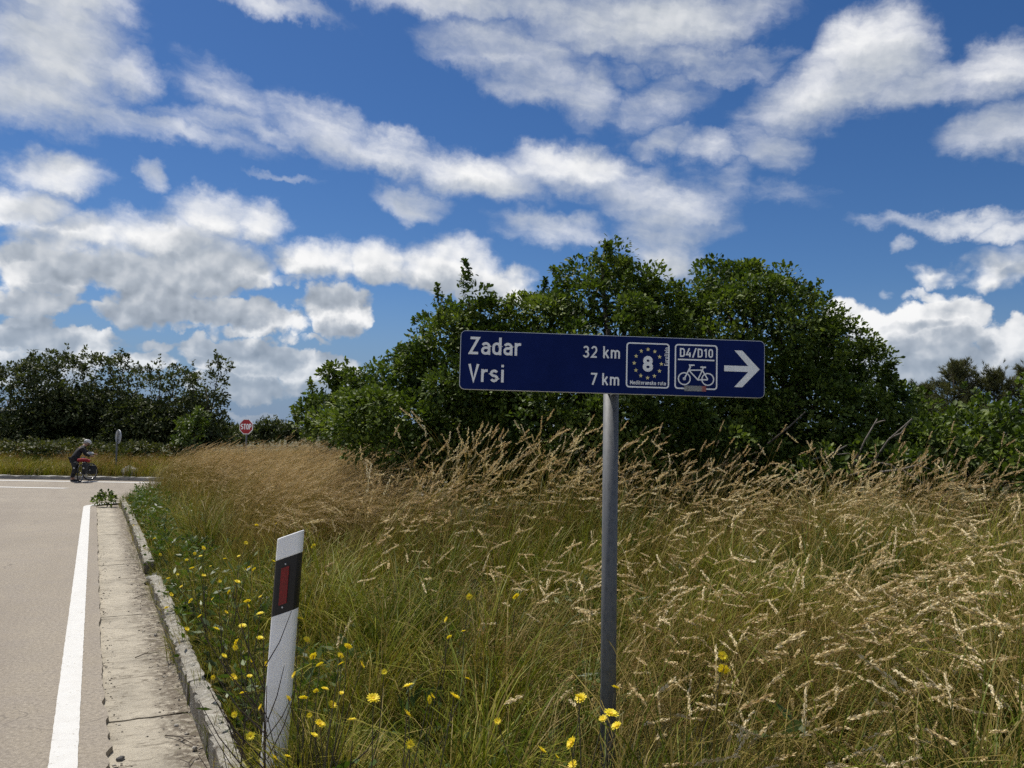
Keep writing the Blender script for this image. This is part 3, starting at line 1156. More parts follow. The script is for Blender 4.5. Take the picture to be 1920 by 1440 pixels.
    for c in (wl, wr):
        bar([(c[0] + rr * math.cos(rad(t)), c[1] + rr * math.sin(rad(t))) for t in range(0, 361, 15)], 2.3)
    bar([wl, (1294.0, 55.0), (1292.5, 51.5), (1302, 51.2)], 2.7)
    bar([(1293, 61.0), (1316, 60.2)])
    bar([(1292.0, 62.0), (1308.5, 79.0), (1327.6, 78.2)], 2.5)
    bar([(1308.5, 79.0), (1319.0, 55.5)])
    bar([(1317.0, 60.5), (1327.6, 78.0)])
    bar([(1313.0, 54.6), (1324.0, 54.6)], 3.0)
    bar([(wl[0] + 2.2 * math.cos(rad(t)), wl[1] + 2.2 * math.sin(rad(t))) for t in range(0, 361, 40)], 1.6)
    mb.build('bicycle_symbol', SIGN_WHITE, panel)
    # arrow
    A = [(1359, 49.6), (1405.5, 49.6), (1378.5, 20.0), (1393.8, 20.0), (1427.5, 55.2), (1393.8, 90.6), (1378.5, 90.6), (1405.5, 60.8), (1359, 60.8)]
    P = [U(*p) for p in A]
    MB().add([(a, y0, b) for a, b in P], [(0, 1, 7, 8), (1, 2, 3, 4), (1, 4, 7), (4, 5, 6, 7)]).build('arrow', SIGN_WHITE, panel)
    # grey sticker on the lower border
    t = NT('sticker_print')
    o = t.objc()
    c = t.mix(t.rng(t.noise(t.vscale(o, (420, 1, 160)), 1, 3, 0.7), 0.45, 0.6), (0.36, 0.36, 0.34), (0.10, 0.10, 0.10))
    s = t.n('ShaderNodeSeparateXYZ')
    put(t.t, s.inputs[0], o)
    ax = U(1319, 0)[0]
    c = t.mix(t.rng(s.outputs[0], ax - 0.012, ax), c, (0.34, 0.10, 0.09))
    t.set(Base_Color=c, Roughness=0.5)
    a, b = U(1282.5, 90.5), U(1324.5, 101)
    MB().box(((a[0] + b[0]) / 2, y0 - 0.0011, (a[1] + b[1]) / 2), (b[0] - a[0], 0.0006, a[1] - b[1])).build('sticker', t.m, panel, rot=(0, 0, 0))
    # clamp behind
    for dz in (-0.06, 0.06):
        MB().ring((0, 0, me_loc.z + dz), (0, 0, 1), 0.0325, 0.004, 20, 6).build('clamp', GALV, root)
    MB().box((0, -0.037, me_loc.z), (0.05, 0.02, 0.20)).build('bracket', GALV, root)


build_route_sign()


# ------------------------------------------------------------------ delineator post
def build_delineator():
    x, y = -1.040, 3.50
    base = gz(x, y)
    root = tag(empty('delineator_post', (x, y, base), (0, rad(2.6), rad(-8))), 'white roadside delineator post with black band and red reflector', 'delineator')
    white = sheet_paint('post_white_plastic', (0.89, 0.88, 0.84), 0.04, 0.45)
    black = sheet_paint('post_black_band', (0.012, 0.012, 0.013), 0.03, 0.42)
    red = NT('red_reflector')
    v = red.n('ShaderNodeTexVoronoi')
    put(red.t, v.inputs['Vector'], red.objc())
    v.inputs['Scale'].default_value = 260
    red.set(Base_Color=red.mix(red.rng(v.outputs['Distance'], 0, 0.7), (0.33, 0.012, 0.018), (0.16, 0.006, 0.01)), Roughness=0.25)
    # cross-section: a flattened D, front towards -y
    sec = [(-0.056, 0.010), (-0.057, -0.012), (-0.054, -0.021), (-0.047, -0.028), (-0.034, -0.032), (-0.015, -0.034), (0.015, -0.034), (0.034, -0.032), (0.047, -0.028), (0.054, -0.021), (0.057, -0.012), (0.056, 0.010), (0.042, 0.038), (0.0, 0.052), (-0.042, 0.038)]
    slope = 0.42

    def piece(name, z0, z1, mat, grow=0.0, low_flat=False, top_round=False):
        mb = MB()
        n = len(sec)
        g = 1 + grow
        lo = [(a * g, b * g, z0 + (0 if low_flat else a * slope)) for a, b in sec]
        hi = [(a * g, b * g, z1 + a * slope) for a, b in sec]
        mb.add(lo + hi, [tuple(range(n))[::-1], tuple(range(n, 2 * n))] + [(i, (i + 1) % n, n + (i + 1) % n, n + i) for i in range(n)])
        return mb.build(name, mat, root, bevel=0.005 if top_round else 0.0, segs=3)

    top = 1.248 - base
    piece('lower_body', -0.35, top - 0.345, white, low_flat=True)
    band = piece('black_band', top - 0.3445, top - 0.1005, black, 0.012)
    piece('cap', top - 0.10, top, white, top_round=True)
    # reflector: slim slanted plate standing proud of the band
    P = []
    zc = top - 0.222
    for a, b in ((-0.018, -0.082), (0.018, -0.082), (0.018, 0.082), (-0.018, 0.082)):
        P.append((a, zc + b + a * slope))
    MB().prism(P, -0.0385, -0.0325).build('red_reflector', red.m, band)
    for b in (-0.095, 0.095):
        MB().tube([(0, -0.0375, zc + b), (0, -0.0325, zc + b)], 0.004, 8).build('rivet', ALU, band)


build_delineator()


# ------------------------------------------------------------------ stop sign and the back of a round sign
def build_stop():
    c = spot(462, 800, 31.2)
    b = gz(c.x, c.y + 0.04)
    root = tag(empty('stop_sign', (c.x, c.y + 0.05, b), (0, 0, rad(-14))), 'red octagonal STOP sign standing above the golden grass', 'sign')
    zc = c.z - b
    MB().tube([(0, 0.0, -0.4), (0, 0.0, zc + 0.28)], 0.03, 12).build('pole', GALV, root, smooth=True)
    red = sheet_paint('stop_red', (0.34, 0.018, 0.022), 0.02, 0.4)

    def octo(r):
        return [(r / math.cos(rad(22.5)) * math.cos(rad(22.5 + 45 * k)), zc + r / math.cos(rad(22.5)) * math.sin(rad(22.5 + 45 * k))) for k in range(8)]

    pl = MB().prism(octo(0.305), -0.048, -0.032).build('white_border', SIGN_WHITE, root)
    MB().prism(octo(0.277), -0.053, -0.0482).build('red_face', red, pl)
    mb = MB()
    words(mb, 'STOP', -0.24, 0.24, zc - 0.11, 0.22, -0.0545, 0.19, 0.08)
    mb.build('lettering', SIGN_WHITE, pl)
    MB().box((0, -0.018, zc), (0.3, 0.026, 0.03)).build('bracket', GALV, root)


def build_round():
    c = spot(220, 819, 32.6)
    b = gz(c.x, c.y)
    root = tag(empty('round_sign', (c.x, c.y, b), (0, rad(0.6), rad(138))), 'grey back of a round traffic sign on a slim pole, seen nearly edge-on', 'sign')
    zc = c.z - b
    MB().tube([(0, 0, -0.4), (0, 0, zc + 0.25)], 0.032, 12).build('pole', GALV, root, smooth=True)
    grey = simple('sign_back_grey', (0.36, 0.37, 0.38), 0.5, 0.2)
    n = 32
    d = MB()
    ring = [(0.3 * math.cos(2 * math.pi * k / n), zc + 0.3 * math.sin(2 * math.pi * k / n)) for k in range(n)]
    d.prism(ring, -0.052, -0.040)
    o = d.build('disc', grey, root)
    rim = MB().ring((0, -0.046, zc), (0, 1, 0), 0.3, 0.010, 36, 6).build('rim', ALU, o)
    for dz in (-0.12, 0.12):
        MB().box((0, -0.028, zc + dz), (0.26, 0.02, 0.03)).build('rail', GALV, o)


build_stop()
build_round()


def rock(name, loc, size, seed, col, label, cat='rock', group=None):
    r = random.Random(seed)
    bm = bmesh.new()
    bmesh.ops.create_icosphere(bm, subdivisions=3, radius=1)
    off = [Vector((r.uniform(-1, 1), r.uniform(-1, 1), r.uniform(-1, 1))).normalized() for _ in range(12)]
    cut = [r.uniform(0.55, 0.9) for _ in range(12)]
    for v in bm.verts:
        for d, k in zip(off, cut):
            q = v.co.dot(d)
            if q > k:
                v.co -= d * (q - k) * 0.9
        v.co *= 1 + r.uniform(-0.02, 0.02)
        v.co = Vector((v.co.x * size[0], v.co.y * size[1], v.co.z * size[2]))
    me = bpy.data.meshes.new(name)
    bm.to_mesh(me)
    bm.free()
    me.materials.append(col)
    return tag(link(name, me, None, loc, (0, 0, r.uniform(0, 6))), label, cat, group)


LIME = simple('limestone', (0.50, 0.48, 0.44), 0.9, var=0.25, scale=5, bump=0.5, bscale=18)
p = spot(244, 868, 33.0)
rock('boulder', (p.x, p.y, gz(p.x, p.y) + 0.14), (0.36, 0.26, 0.30), 3, LIME, 'pale limestone boulder beside the round sign pole')


# ------------------------------------------------------------------ the cyclist and the loaded bicycle
def skin_mesh(name, nodes, edges, mat, parent, sub=2, root=0):
    """one continuous surface grown round a skeleton: nodes are (point, radius)"""
    me = bpy.data.meshes.new(name)
    me.from_pydata([n[0] for n in nodes], edges, [])
    me.materials.append(mat)
    o = link(name, me, parent)
    o.modifiers.new('skin', 'SKIN')
    for i, n in enumerate(nodes):
        r_ = n[1]
        me.skin_vertices[0].data[i].radius = r_ if hasattr(r_, '__len__') else (r_, r_)
        me.skin_vertices[0].data[i].use_root = (i == root)
    s = o.modifiers.new('round', 'SUBSURF')
    s.levels = s.render_levels = sub
    o.modifiers['skin'].use_smooth_shade = True
    return o


BIKE_AT = spot(150, 902.5, 29.75)
BIKE_AT.z = float(road_z(BIKE_AT.y)) + 0.003
BIKE_HEAD = rad(101)                                   # heading, from +x towards +y: away from the viewer and to the right


def build_bicycle():
    root = tag(empty('touring_bicycle', BIKE_AT, (0, 0, BIKE_HEAD)), 'loaded touring bicycle with black panniers and a red bundle beside its rider', 'bicycle')
    rubber = simple('tyre_rubber', (0.014, 0.014, 0.014), 0.8)
    steel = simple('spoke_steel', (0.45, 0.45, 0.46), 0.35, 0.9)
    paint = simple('bike_frame_black', (0.013, 0.014, 0.017), 0.35)
    bag = simple('pannier_black', (0.010, 0.011, 0.013), 0.75, var=0.3)
    redm = simple('red_cloth', (0.24, 0.010, 0.016), 0.85, var=0.25)
    whitem = simple('white_cloth', (0.52, 0.51, 0.49), 0.85)
    Rw = 0.345
    steer = rad(-34)

    def wheel(name, c, yaw):
        w = empty(name, c, (0, 0, yaw), root)
        MB().ring((0, 0, 0), (0, 1, 0), Rw - 0.022, 0.022, 40, 8).build('tyre', rubber, w, smooth=True)
        MB().ring((0, 0, 0), (0, 1, 0), Rw - 0.050, 0.010, 40, 6).build('rim', steel, w, smooth=True)
        mb = MB()
        for k in range(20):
            t = 2 * math.pi * k / 20
            mb.tube([(0, 0.02 * (-1) ** k, 0), ((Rw - 0.05) * math.cos(t), 0, (Rw - 0.05) * math.sin(t))], 0.0014, 4, cap=False)
        o = mb.build('spokes', steel, w)
        o['kind'] = 'stuff'
        MB().tube([(0, -0.05, 0), (0, 0.05, 0)], 0.022, 12).build('hub', steel, w, smooth=True)
        return w

    wheel('rear_wheel', (0, 0, Rw), 0)
    fx = 1.07
    wheel('front_wheel', (fx, 0, Rw), steer)
    bb, seat, head0, head1 = (0.44, 0, 0.28), (0.27, 0, 0.80), (0.90, 0, 0.66), (0.86, 0, 0.82)
    mb = MB()
    for a, b, r_ in ((bb, seat, .016), (bb, head0, .019), (seat, head1, .016), (head0, head1, .021), ((0, .06, Rw), bb, .010), ((0, -.06, Rw), bb, .010), ((0, .06, Rw), seat, .009), ((0, -.06, Rw), seat, .009)):
        mb.tube([a, b], r_, 10)
    mb.build('frame', paint, root, smooth=True)
    c, s = math.cos(steer), math.sin(steer)
    mb = MB()
    for k in (-1, 1):
        mb.tube([(0.895 - 0.045 * k * s * 1, 0.045 * k * c, 0.64), (fx - 0.055 * k * s, 0.055 * k * c, Rw)], 0.011, 8)
    mb.tube([(0.88, 0, 0.70), (0.905, 0, 0.63)], 0.02, 8)
    mb.build('fork', paint, root, smooth=True)
    hb = Vector((0.88, 0, 1.03))
    mb = MB()
    mb.tube([head1, (0.85, 0, 0.98), hb], 0.014, 8)
    L = [hb + Vector((-0.29 * s * k - 0.06 * abs(k), 0.29 * c * k, 0.02 * abs(k))) for k in (-1, -0.55, 0, 0.55, 1)]
    mb.tube(L, 0.013, 8)
    hbar = mb.build('handlebar', paint, root, smooth=True)
    for k, e in ((-1, L[0]), (1, L[-1])):
        MB().tube([e, e + (L[2] - e).normalized() * 0.12], 0.018, 8).build('grip', rubber, hbar, smooth=True)
    MB().ball((hb.x + 0.05, hb.y - 0.02, hb.z + 0.03), (0.12, 0.14, 0.08)).build('white_bar_bag', whitem, root, smooth=True)
    mb = MB()
    mb.ball((0.24, 0, 0.93), (0.13, 0.075, 0.035)).tube([seat, (0.25, 0, 0.92)], 0.013, 8)
    mb.build('saddle', rubber, root, smooth=True)
    mb = MB()
    for k in (-1, 1):
        mb.tube([(0.02, .07 * k, Rw), (-0.02, .065 * k, 0.74), (0.22, .05 * k, 0.75)], 0.006, 6)
        mb.tube([(-0.24, .065 * k, 0.74), (0.2, .065 * k, 0.74)], 0.006, 6)
    mb.build('rear_rack', paint, root)
    # panniers: soft boxes with roll tops
    for (x, y, z, sx, sy, sz, yaw) in ((-0.04, 0.17, 0.53, 0.34, 0.15, 0.38, 0), (-0.04, -0.17, 0.53, 0.34, 0.15, 0.38, 0), (fx - 0.02 - 0.15 * s, 0.16 * c, 0.40, 0.27, 0.12, 0.30, steer), (fx - 0.02 + 0.15 * s, -0.16 * c, 0.40, 0.27, 0.12, 0.30, steer)):
        mb = MB()
        mb.add([(a * sx / 2 * (0.86 if d < 0 else 1), b * sy / 2, d * sz / 2) for a in (-1, 1) for b in (-1, 1) for d in (-1, 1)], [(0, 1, 3, 2), (4, 6, 7, 5), (0, 4, 5, 1), (2, 3, 7, 6), (0, 2, 6, 4), (1, 5, 7, 3)])
        bo = mb.build('pannier', bag, root, (x, y, z), (0, 0, yaw), bevel=0.035, segs=3, smooth=True)
        MB().tube([(-sx * 0.46, 0, sz * 0.52), (0, 0, sz * 0.56), (sx * 0.46, 0, sz * 0.52)], 0.045, 8).build('roll_top', bag, bo, smooth=True)
        MB().tube([(-sx * 0.43 - 0.005, 0, 0.02), (-sx * 0.43 - 0.02, 0, 0.02)], 0.03, 10).build('reflective_patch', whitem, bo)
    MB().tube([(0.02, -0.25, 0.83), (0.02, -0.23, 0.835), (0.02, -0.06, 0.85), (0.02, 0.12, 0.835), (0.02, 0.14, 0.83)], [0.03, 0.065, 0.075, 0.065, 0.03], 12).build('red_bundle', redm, root, smooth=True)
    MB().tube([(0.10, -0.24, 0.80), (0.22, -0.20, 0.82), (0.36, -0.16, 0.78)], [0.04, 0.06, 0.04], 10).build('red_jacket', redm, root, smooth=True)
    mb = MB()
    mb.tube([(0.40, -0.10, 0.28), (0.52, -0.14, 0.20)], 0.008, 6).ring((0.44, -0.06, 0.28), (0, 1, 0), 0.085, 0.006, 20, 4)
    mb.build('crank', steel, root)
    mb = MB().tube([(0.42, 0.05, 0.27), (0.36, 0.25, 0.01)], 0.008, 6)
    mb.build('kickstand', paint, root)


def build_person():
    skin = simple('skin', (0.30, 0.155, 0.10), 0.55, var=0.08)
    black = simple('black_shirt', (0.011, 0.011, 0.013), 0.9, var=0.35)
    shorts = simple('dark_shorts', (0.014, 0.015, 0.02), 0.9, var=0.3)
    shoe = simple('dark_shoe', (0.02, 0.02, 0.02), 0.7)
    at_ = spot(139, 900, 30.2)
    z = float(road_z(at_.y))
    root = tag(empty('person', (at_.x, at_.y, z), (0, 0, rad(25))), 'cyclist in black shirt and white helmet bending over a loaded bicycle', 'person')
    # x: towards the bicycle (right), y: away from the viewer
    hip, waist, chest, neck, head = (0.0, 0.0, 0.90), (0.05, 0.06, 1.06), (0.17, 0.17, 1.27), (0.28, 0.27, 1.40), (0.365, 0.335, 1.475)
    nodes = [(hip, (.11, .10)), (waist, (.10, .085)), (chest, (.11, .085)), (neck, .058), (head, (.085, .10)),
             ((-0.05, 0.10, 0.83), .075), ((0.00, 0.15, 0.47), .055), ((-0.06, 0.14, 0.10), .040), ((0.08, 0.15, 0.035), (.04, .03)),
             ((-0.05, -0.10, 0.83), .075), ((0.02, -0.15, 0.47), .055), ((-0.08, -0.16, 0.10), .040), ((0.06, -0.18, 0.035), (.04, .03)),
             ((0.20, 0.36, 1.28), .058), ((0.40, 0.42, 1.10), .043), ((0.60, 0.48, 1.05), .032), ((0.68, 0.50, 1.045), (.035, .02)),
             ((0.24, 0.00, 1.26), .058), ((0.36, -0.06, 1.03), .043), ((0.52, 0.06, 0.98), .032), ((0.60, 0.11, 0.97), (.035, .02))]
    edges = [(0, 1), (1, 2), (2, 3), (3, 4), (0, 5), (5, 6), (6, 7), (7, 8), (0, 9), (9, 10), (10, 11), (11, 12), (2, 13), (13, 14), (14, 15), (15, 16), (2, 17), (17, 18), (18, 19), (19, 20)]
    skin_mesh('body', nodes, edges, skin, root)
    for h in (((0.68, 0.50, 1.045)), ((0.60, 0.11, 0.97))):
        hand = MB()
        for k in range(4):
            hand.tube([(h[0], h[1] - 0.03 + 0.02 * k, h[2]), (h[0] + 0.05, h[1] - 0.03 + 0.02 * k, h[2] + 0.005), (h[0] + 0.065 - 0.006 * abs(k - 1), h[1] - 0.03 + 0.02 * k, h[2] - 0.03)], [.010, .009, .007], 6)
        hand.tube([(h[0] - 0.01, h[1] - 0.035, h[2]), (h[0] + 0.02, h[1] - 0.055, h[2] - 0.015), (h[0] + 0.045, h[1] - 0.05, h[2] - 0.02)], [.011, .010, .008], 6)
        hand.build('fingers', skin, root, smooth=True)
    # shirt to mid upper arm, shorts to the knee
    sh = [((-0.01, 0.0, 0.86), (.175, .16)), ((0.01, 0.01, 0.95), (.170, .155)), (waist, (.155, .135)), (chest, (.185, .15)), ((0.285, 0.275, 1.40), .085), ((0.20, 0.36, 1.28), .082), ((0.40, 0.42, 1.10), .062), ((0.57, 0.47, 1.06), .046), ((0.24, 0.00, 1.26), .082), ((0.36, -0.06, 1.03), .062), ((0.50, 0.05, 0.985), .046)]
    skin_mesh('shirt', sh, [(0, 1), (1, 2), (2, 3), (3, 4), (3, 5), (5, 6), (6, 7), (3, 8), (8, 9), (9, 10)], black, root)
    so = [((0, 0, 0.93), (.165, .15)), ((-0.05, 0.11, 0.83), .118), ((-0.005, 0.15, 0.48), .086), ((-0.06, 0.14, 0.14), .064), ((-0.05, -0.11, 0.83), .118), ((0.015, -0.15, 0.48), .086), ((-0.08, -0.16, 0.14), .064)]
    skin_mesh('trousers', so, [(0, 1), (1, 2), (2, 3), (0, 4), (4, 5), (5, 6)], shorts, root)
    for y_, x_ in ((0.145, 0.0), (-0.17, -0.02)):
        MB().ball((x_ + 0.03, y_, 0.04), (0.14, 0.052, 0.055)).build('shoe', shoe, root, smooth=True)
    # face looking down to the right, hair and helmet
    f = Vector((0.72, 0.30, -0.62)).normalized()
    hc = Vector(head)
    MB().ball(tuple(hc + f * 0.10 + Vector((0, 0, 0.0))), (0.018, 0.016, 0.022)).build('nose', skin, root, smooth=True)
    for k in (-1, 1):
        side = f.cross(Vector((0, 0, 1))).normalized() * 0.033 * k
        MB().ball(tuple(hc + f * 0.088 + side + Vector((0.02, 0, 0.035))), 0.011).build('eye', black, root)
        MB().ball(tuple(hc + side * 2.7), (0.018, 0.018, 0.03)).build('ear', skin, root, smooth=True)
    MB().ball(tuple(hc + f * 0.085 + Vector((-0.03, 0, -0.045))), (0.012, 0.022, 0.007)).build('mouth', simple('lip', (0.3, 0.10, 0.08)), root)
    MB().ball(tuple(hc - f * 0.035 + Vector((0.0, 0, 0.01))), (0.10, 0.092, 0.10)).build('hair', simple('grey_hair', (0.30, 0.28, 0.26), 0.9), root, smooth=True)
    helm = MB()
    n, m = 18, 7
    V, F = [], []
    for j in range(m + 1):
        a = math.pi * 0.56 * j / m
        for i in range(n):
            t = 2 * math.pi * i / n
            V.append((0.150 * math.sin(a) * math.cos(t), 0.118 * math.sin(a) * math.sin(t), 0.118 * math.cos(a)))
    for j in range(m):
        for i in range(n):
            F.append((j * n + i, (j + 1) * n + i, (j + 1) * n + (i + 1) % n, j * n + (i + 1) % n))
    helm.add(V, F)
    hm = helm.build('helmet', simple('helmet_white', (0.48, 0.48, 0.47), 0.4), root, (0.38, 0.345, 1.52), (0, rad(32), rad(22)), smooth=True)
    for k in (-1, 0, 1):
        mb = MB()
        mb.tube([(0.150 * math.sin(a), 0.036 * k, 0.121 * math.cos(a) - 0.008 * abs(k)) for a in np.linspace(-0.9, 0.9, 9)], 0.009, 6)
        mb.build('helmet_vent', black, hm)


build_bicycle()
build_person()

# ------------------------------------------------------------------ trees and shrubs
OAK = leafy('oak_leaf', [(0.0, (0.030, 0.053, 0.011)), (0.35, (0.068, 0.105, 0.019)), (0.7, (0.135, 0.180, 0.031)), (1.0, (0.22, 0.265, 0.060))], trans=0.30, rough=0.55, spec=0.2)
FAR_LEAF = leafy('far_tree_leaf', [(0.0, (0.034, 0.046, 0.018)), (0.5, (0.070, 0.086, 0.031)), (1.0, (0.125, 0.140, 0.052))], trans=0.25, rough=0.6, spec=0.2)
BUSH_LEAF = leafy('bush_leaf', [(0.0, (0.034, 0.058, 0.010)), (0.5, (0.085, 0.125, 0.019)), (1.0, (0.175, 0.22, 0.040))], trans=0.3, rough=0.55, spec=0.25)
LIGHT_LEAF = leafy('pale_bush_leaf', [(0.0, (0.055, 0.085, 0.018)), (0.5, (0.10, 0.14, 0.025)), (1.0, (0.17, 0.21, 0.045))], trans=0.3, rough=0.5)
NEEDLE = leafy('pine_needle', [(0.0, (0.060, 0.066, 0.024)), (0.5, (0.11, 0.112, 0.040)), (1.0, (0.17, 0.16, 0.068))], trans=0.2, rough=0.6)
SCRUB_LEAF = leafy('scrub_leaf', [(0.0, (0.045, 0.055, 0.016)), (0.5, (0.085, 0.095, 0.026)), (1.0, (0.15, 0.14, 0.05))], trans=0.25, rough=0.6)
BARK = simple('bark', (0.085, 0.070, 0.055), 0.95, var=0.4, scale=14, bump=0.8, bscale=30)
DEADWOOD = simple('dead_wood', (0.185, 0.16, 0.135), 0.9, var=0.35, scale=20, bump=0.6, bscale=60)

LEAF_V = np.array([(0, 0, 0), (0.28, 0.20, 0.06), (0.62, 0.30, 0.05), (0.86, 0.17, 0.0), (1.0, 0, -0.06), (0.86, -0.17, 0.0), (0.62, -0.30, 0.05), (0.28, -0.20, 0.06)])
LEAF_F = np.array([(0, 4, 2, 1), (4, 3, 2, 2), (0, 7, 6, 4), (4, 6, 5, 5)])
LEAF_T = np.array([(0, 2, 1), (0, 4, 2), (4, 3, 2), (0, 7, 6), (0, 6, 4), (4, 6, 5)])
LEAF4_V = np.array([(0, 0, 0), (0.55, 0.28, 0.08), (1.0, 0, -0.04), (0.55, -0.28, 0.08)])
LEAF4_T = np.array([(0, 2, 1), (0, 3, 2)])


def unit(a):
    return a / np.maximum(1e-9, np.linalg.norm(a, axis=-1, keepdims=True))


def leaves_mesh(name, P, A, Nn, L, tone, mat, fine=True):
    """one leaf at each point: axis A, normal Nn, length L"""
    A = unit(A)
    B = unit(np.cross(Nn, A))
    Nn = np.cross(A, B)
    LV, LT = (LEAF_V, LEAF_T) if fine else (LEAF4_V, LEAF4_T)
    V = P[:, None] + L[:, None, None] * (LV[None, :, 0:1] * A[:, None] + LV[None, :, 1:2] * B[:, None] + LV[None, :, 2:3] * Nn[:, None])
    n, k = len(P), len(LV)
    F = (LT[None] + (np.arange(n) * k)[:, None, None]).reshape(-1, 3)
    return mesh_np(name, V.reshape(-1, 3), F, mat, attrs={'tone': np.repeat(np.clip(tone, 0, 1), k)})


def crown_points(lobes, per_m2, per_clump, rc, r_, flat=0.75, low=-0.55, shoots=0.12):
    """clumps of leaves over the outside of overlapping mounds; returns leaf points, axes, normals, tones"""
    Ps, As, Ns, Ts = [], [], [], []
    cs = np.array([l[0] for l in lobes], dtype=float)
    rs = np.array([l[1] for l in lobes], dtype=float)
    for i in range(len(lobes)):
        c, R_ = cs[i], rs[i]
        area = 4 * math.pi * ((R_[0] * R_[1]) ** 1.6 / 3 + (R_[0] * R_[2]) ** 1.6 / 3 + (R_[1] * R_[2]) ** 1.6 / 3) ** (1 / 1.6)
        m = max(6, int(area * per_m2))
        d = unit(r_.normal(size=(m, 3)))
        d = d[d[:, 2] > low]
        k = r_.uniform(0.70, 1.06, size=(len(d), 1))
        q = c + d * R_ * k
        keep = np.ones(len(q), bool)
        for j in range(len(lobes)):
            if j != i:
                keep &= np.linalg.norm((q - cs[j]) / rs[j], axis=1) > 0.80
        q, d = q[keep], d[keep]
        for p, nn in zip(q, unit(d / R_)):
            rad_c = rc * r_.uniform(0.6, 1.25)
            n = max(4, int(per_clump * r_.uniform(0.6, 1.3)))
            tone = r_.normal(0.47, 0.21)
            e = unit(r_.normal(size=(n, 3)) + nn * 0.7 + np.array([0, 0, 0.45]))
            e_r = r_.uniform(0.2, 1.0, size=(n, 1)) ** 0.5
            pos = p + e * e_r * rad_c * np.array([1, 1, flat])
            if r_.random() < shoots and nn[2] > -0.1:
                up = unit((nn * 0.45 + np.array([0, 0, 1.0]) + r_.normal(0, 0.25, 3))[None])[0]
                ln = r_.uniform(0.7, 1.5) * rad_c
                s = r_.uniform(0, 1, size=(n, 1))
                pos = p + up * s * ln * 1.2 + r_.normal(0, 1, size=(n, 3)) * rad_c * 0.22 * (1.15 - s)
                e = unit(r_.normal(size=(n, 3)) + up * 0.8)
            Ps.append(pos)
            As.append(e + r_.normal(0, 0.45, size=(n, 3)))
            Ns.append(np.array([0, 0, 0.9]) + nn * 0.55 + r_.normal(0, 0.55, size=(n, 3)))
            Ts.append(tone + r_.normal(0, 0.14, n))
    return np.concatenate(Ps), np.concatenate(As), np.concatenate(Ns), np.concatenate(Ts)


def tree(name, label, cat, base, lobes, mat, leaf, per_m2, per_clump, rc, seed, group=None, trunk_r=0.09, fine=True, fill=True, flat=0.75, shoots=0.12, low=-0.55, limbs=True, extra_twigs=0):
    """lobes: (centre, (rx, ry, rz)) in metres"""
    r_ = np.random.default_rng(seed)
    b = Vector(base)
    root = tag(empty(name, b), label, cat, group)
    L = [(np.array(c) - np.array(b), np.array(r)) for c, r in lobes]
    P, A, Nn, T = crown_points(L, per_m2, per_clump, rc, r_, flat, low, shoots)
    sz = leaf * r_.uniform(0.55, 1.35, len(P))
    me = leaves_mesh('crown', P, A, Nn, sz, T, mat, fine)
    o = link('crown', me, root)
    o['kind'] = 'stuff'
    if fill:
        Q = []
        for c, R_ in L:
            if fill == 'low' and c[2] > 0.62 * max(q[0][2] for q in L):
                continue
            n = int(330 * R_[0] * R_[1] * R_[2] / (leaf * 8) + 30)
            Q.append(c + unit(r_.normal(size=(n, 3))) * r_.uniform(0.15, 0.80, (n, 1)) * R_)
        Q = np.concatenate(Q)
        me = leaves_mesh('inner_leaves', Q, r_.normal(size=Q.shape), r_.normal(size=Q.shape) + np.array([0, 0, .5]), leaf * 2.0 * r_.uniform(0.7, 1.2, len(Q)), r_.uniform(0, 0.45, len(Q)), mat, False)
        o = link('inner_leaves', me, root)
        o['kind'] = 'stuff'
    top = max(c[2] for c, _ in L)
    cx = np.mean([c[0] for c, _ in L])
    cy = np.mean([c[1] for c, _ in L])
    mid = Vector((cx * 0.5, cy * 0.5, top * 0.45))
    MB().tube([(0, 0, -0.15), tuple(mid * 0.4 + Vector((0.05, 0.02, 0))), tuple(mid), (cx, cy, top * 0.78)], [trunk_r * 1.25, trunk_r, trunk_r * 0.75, trunk_r * 0.22], 8).build('trunk', BARK, root, smooth=True)
    if limbs:
        for c, R_ in L:
            e = Vector(c) + Vector((0, 0, R_[2] * 0.4))
            s = mid * float(r_.uniform(0.5, 1.0))
            m1 = s.lerp(e, 0.5) + Vector(r_.normal(0, 0.08, 3))
            MB().tube([s, m1, e], [trunk_r * 0.5, trunk_r * 0.34, trunk_r * 0.12], 6).build('limb', BARK, root, smooth=True)
    return root


def mounds(Y, items, dy=0.0):
    """items: photograph pixel x, y, half width, half height (pixels at depth Y), depth offset, depth half extent (m)"""
    k = Y / FPX
    out = []
    for it in items:
        px, py, rx, ry = it[:4]
        off = it[4] if len(it) > 4 else 0.0
        dep = it[5] if len(it) > 5 else rx * k
        kk = (Y + off) / FPX
        p = spot(px, py, Y + off)
        out.append(((p.x, p.y, p.z), (rx * kk, dep, ry * kk)))
    return out


def on_ground(px, Y):
    p = spot(px, 900, Y)
    return (p.x, p.y, gz(p.x, p.y))


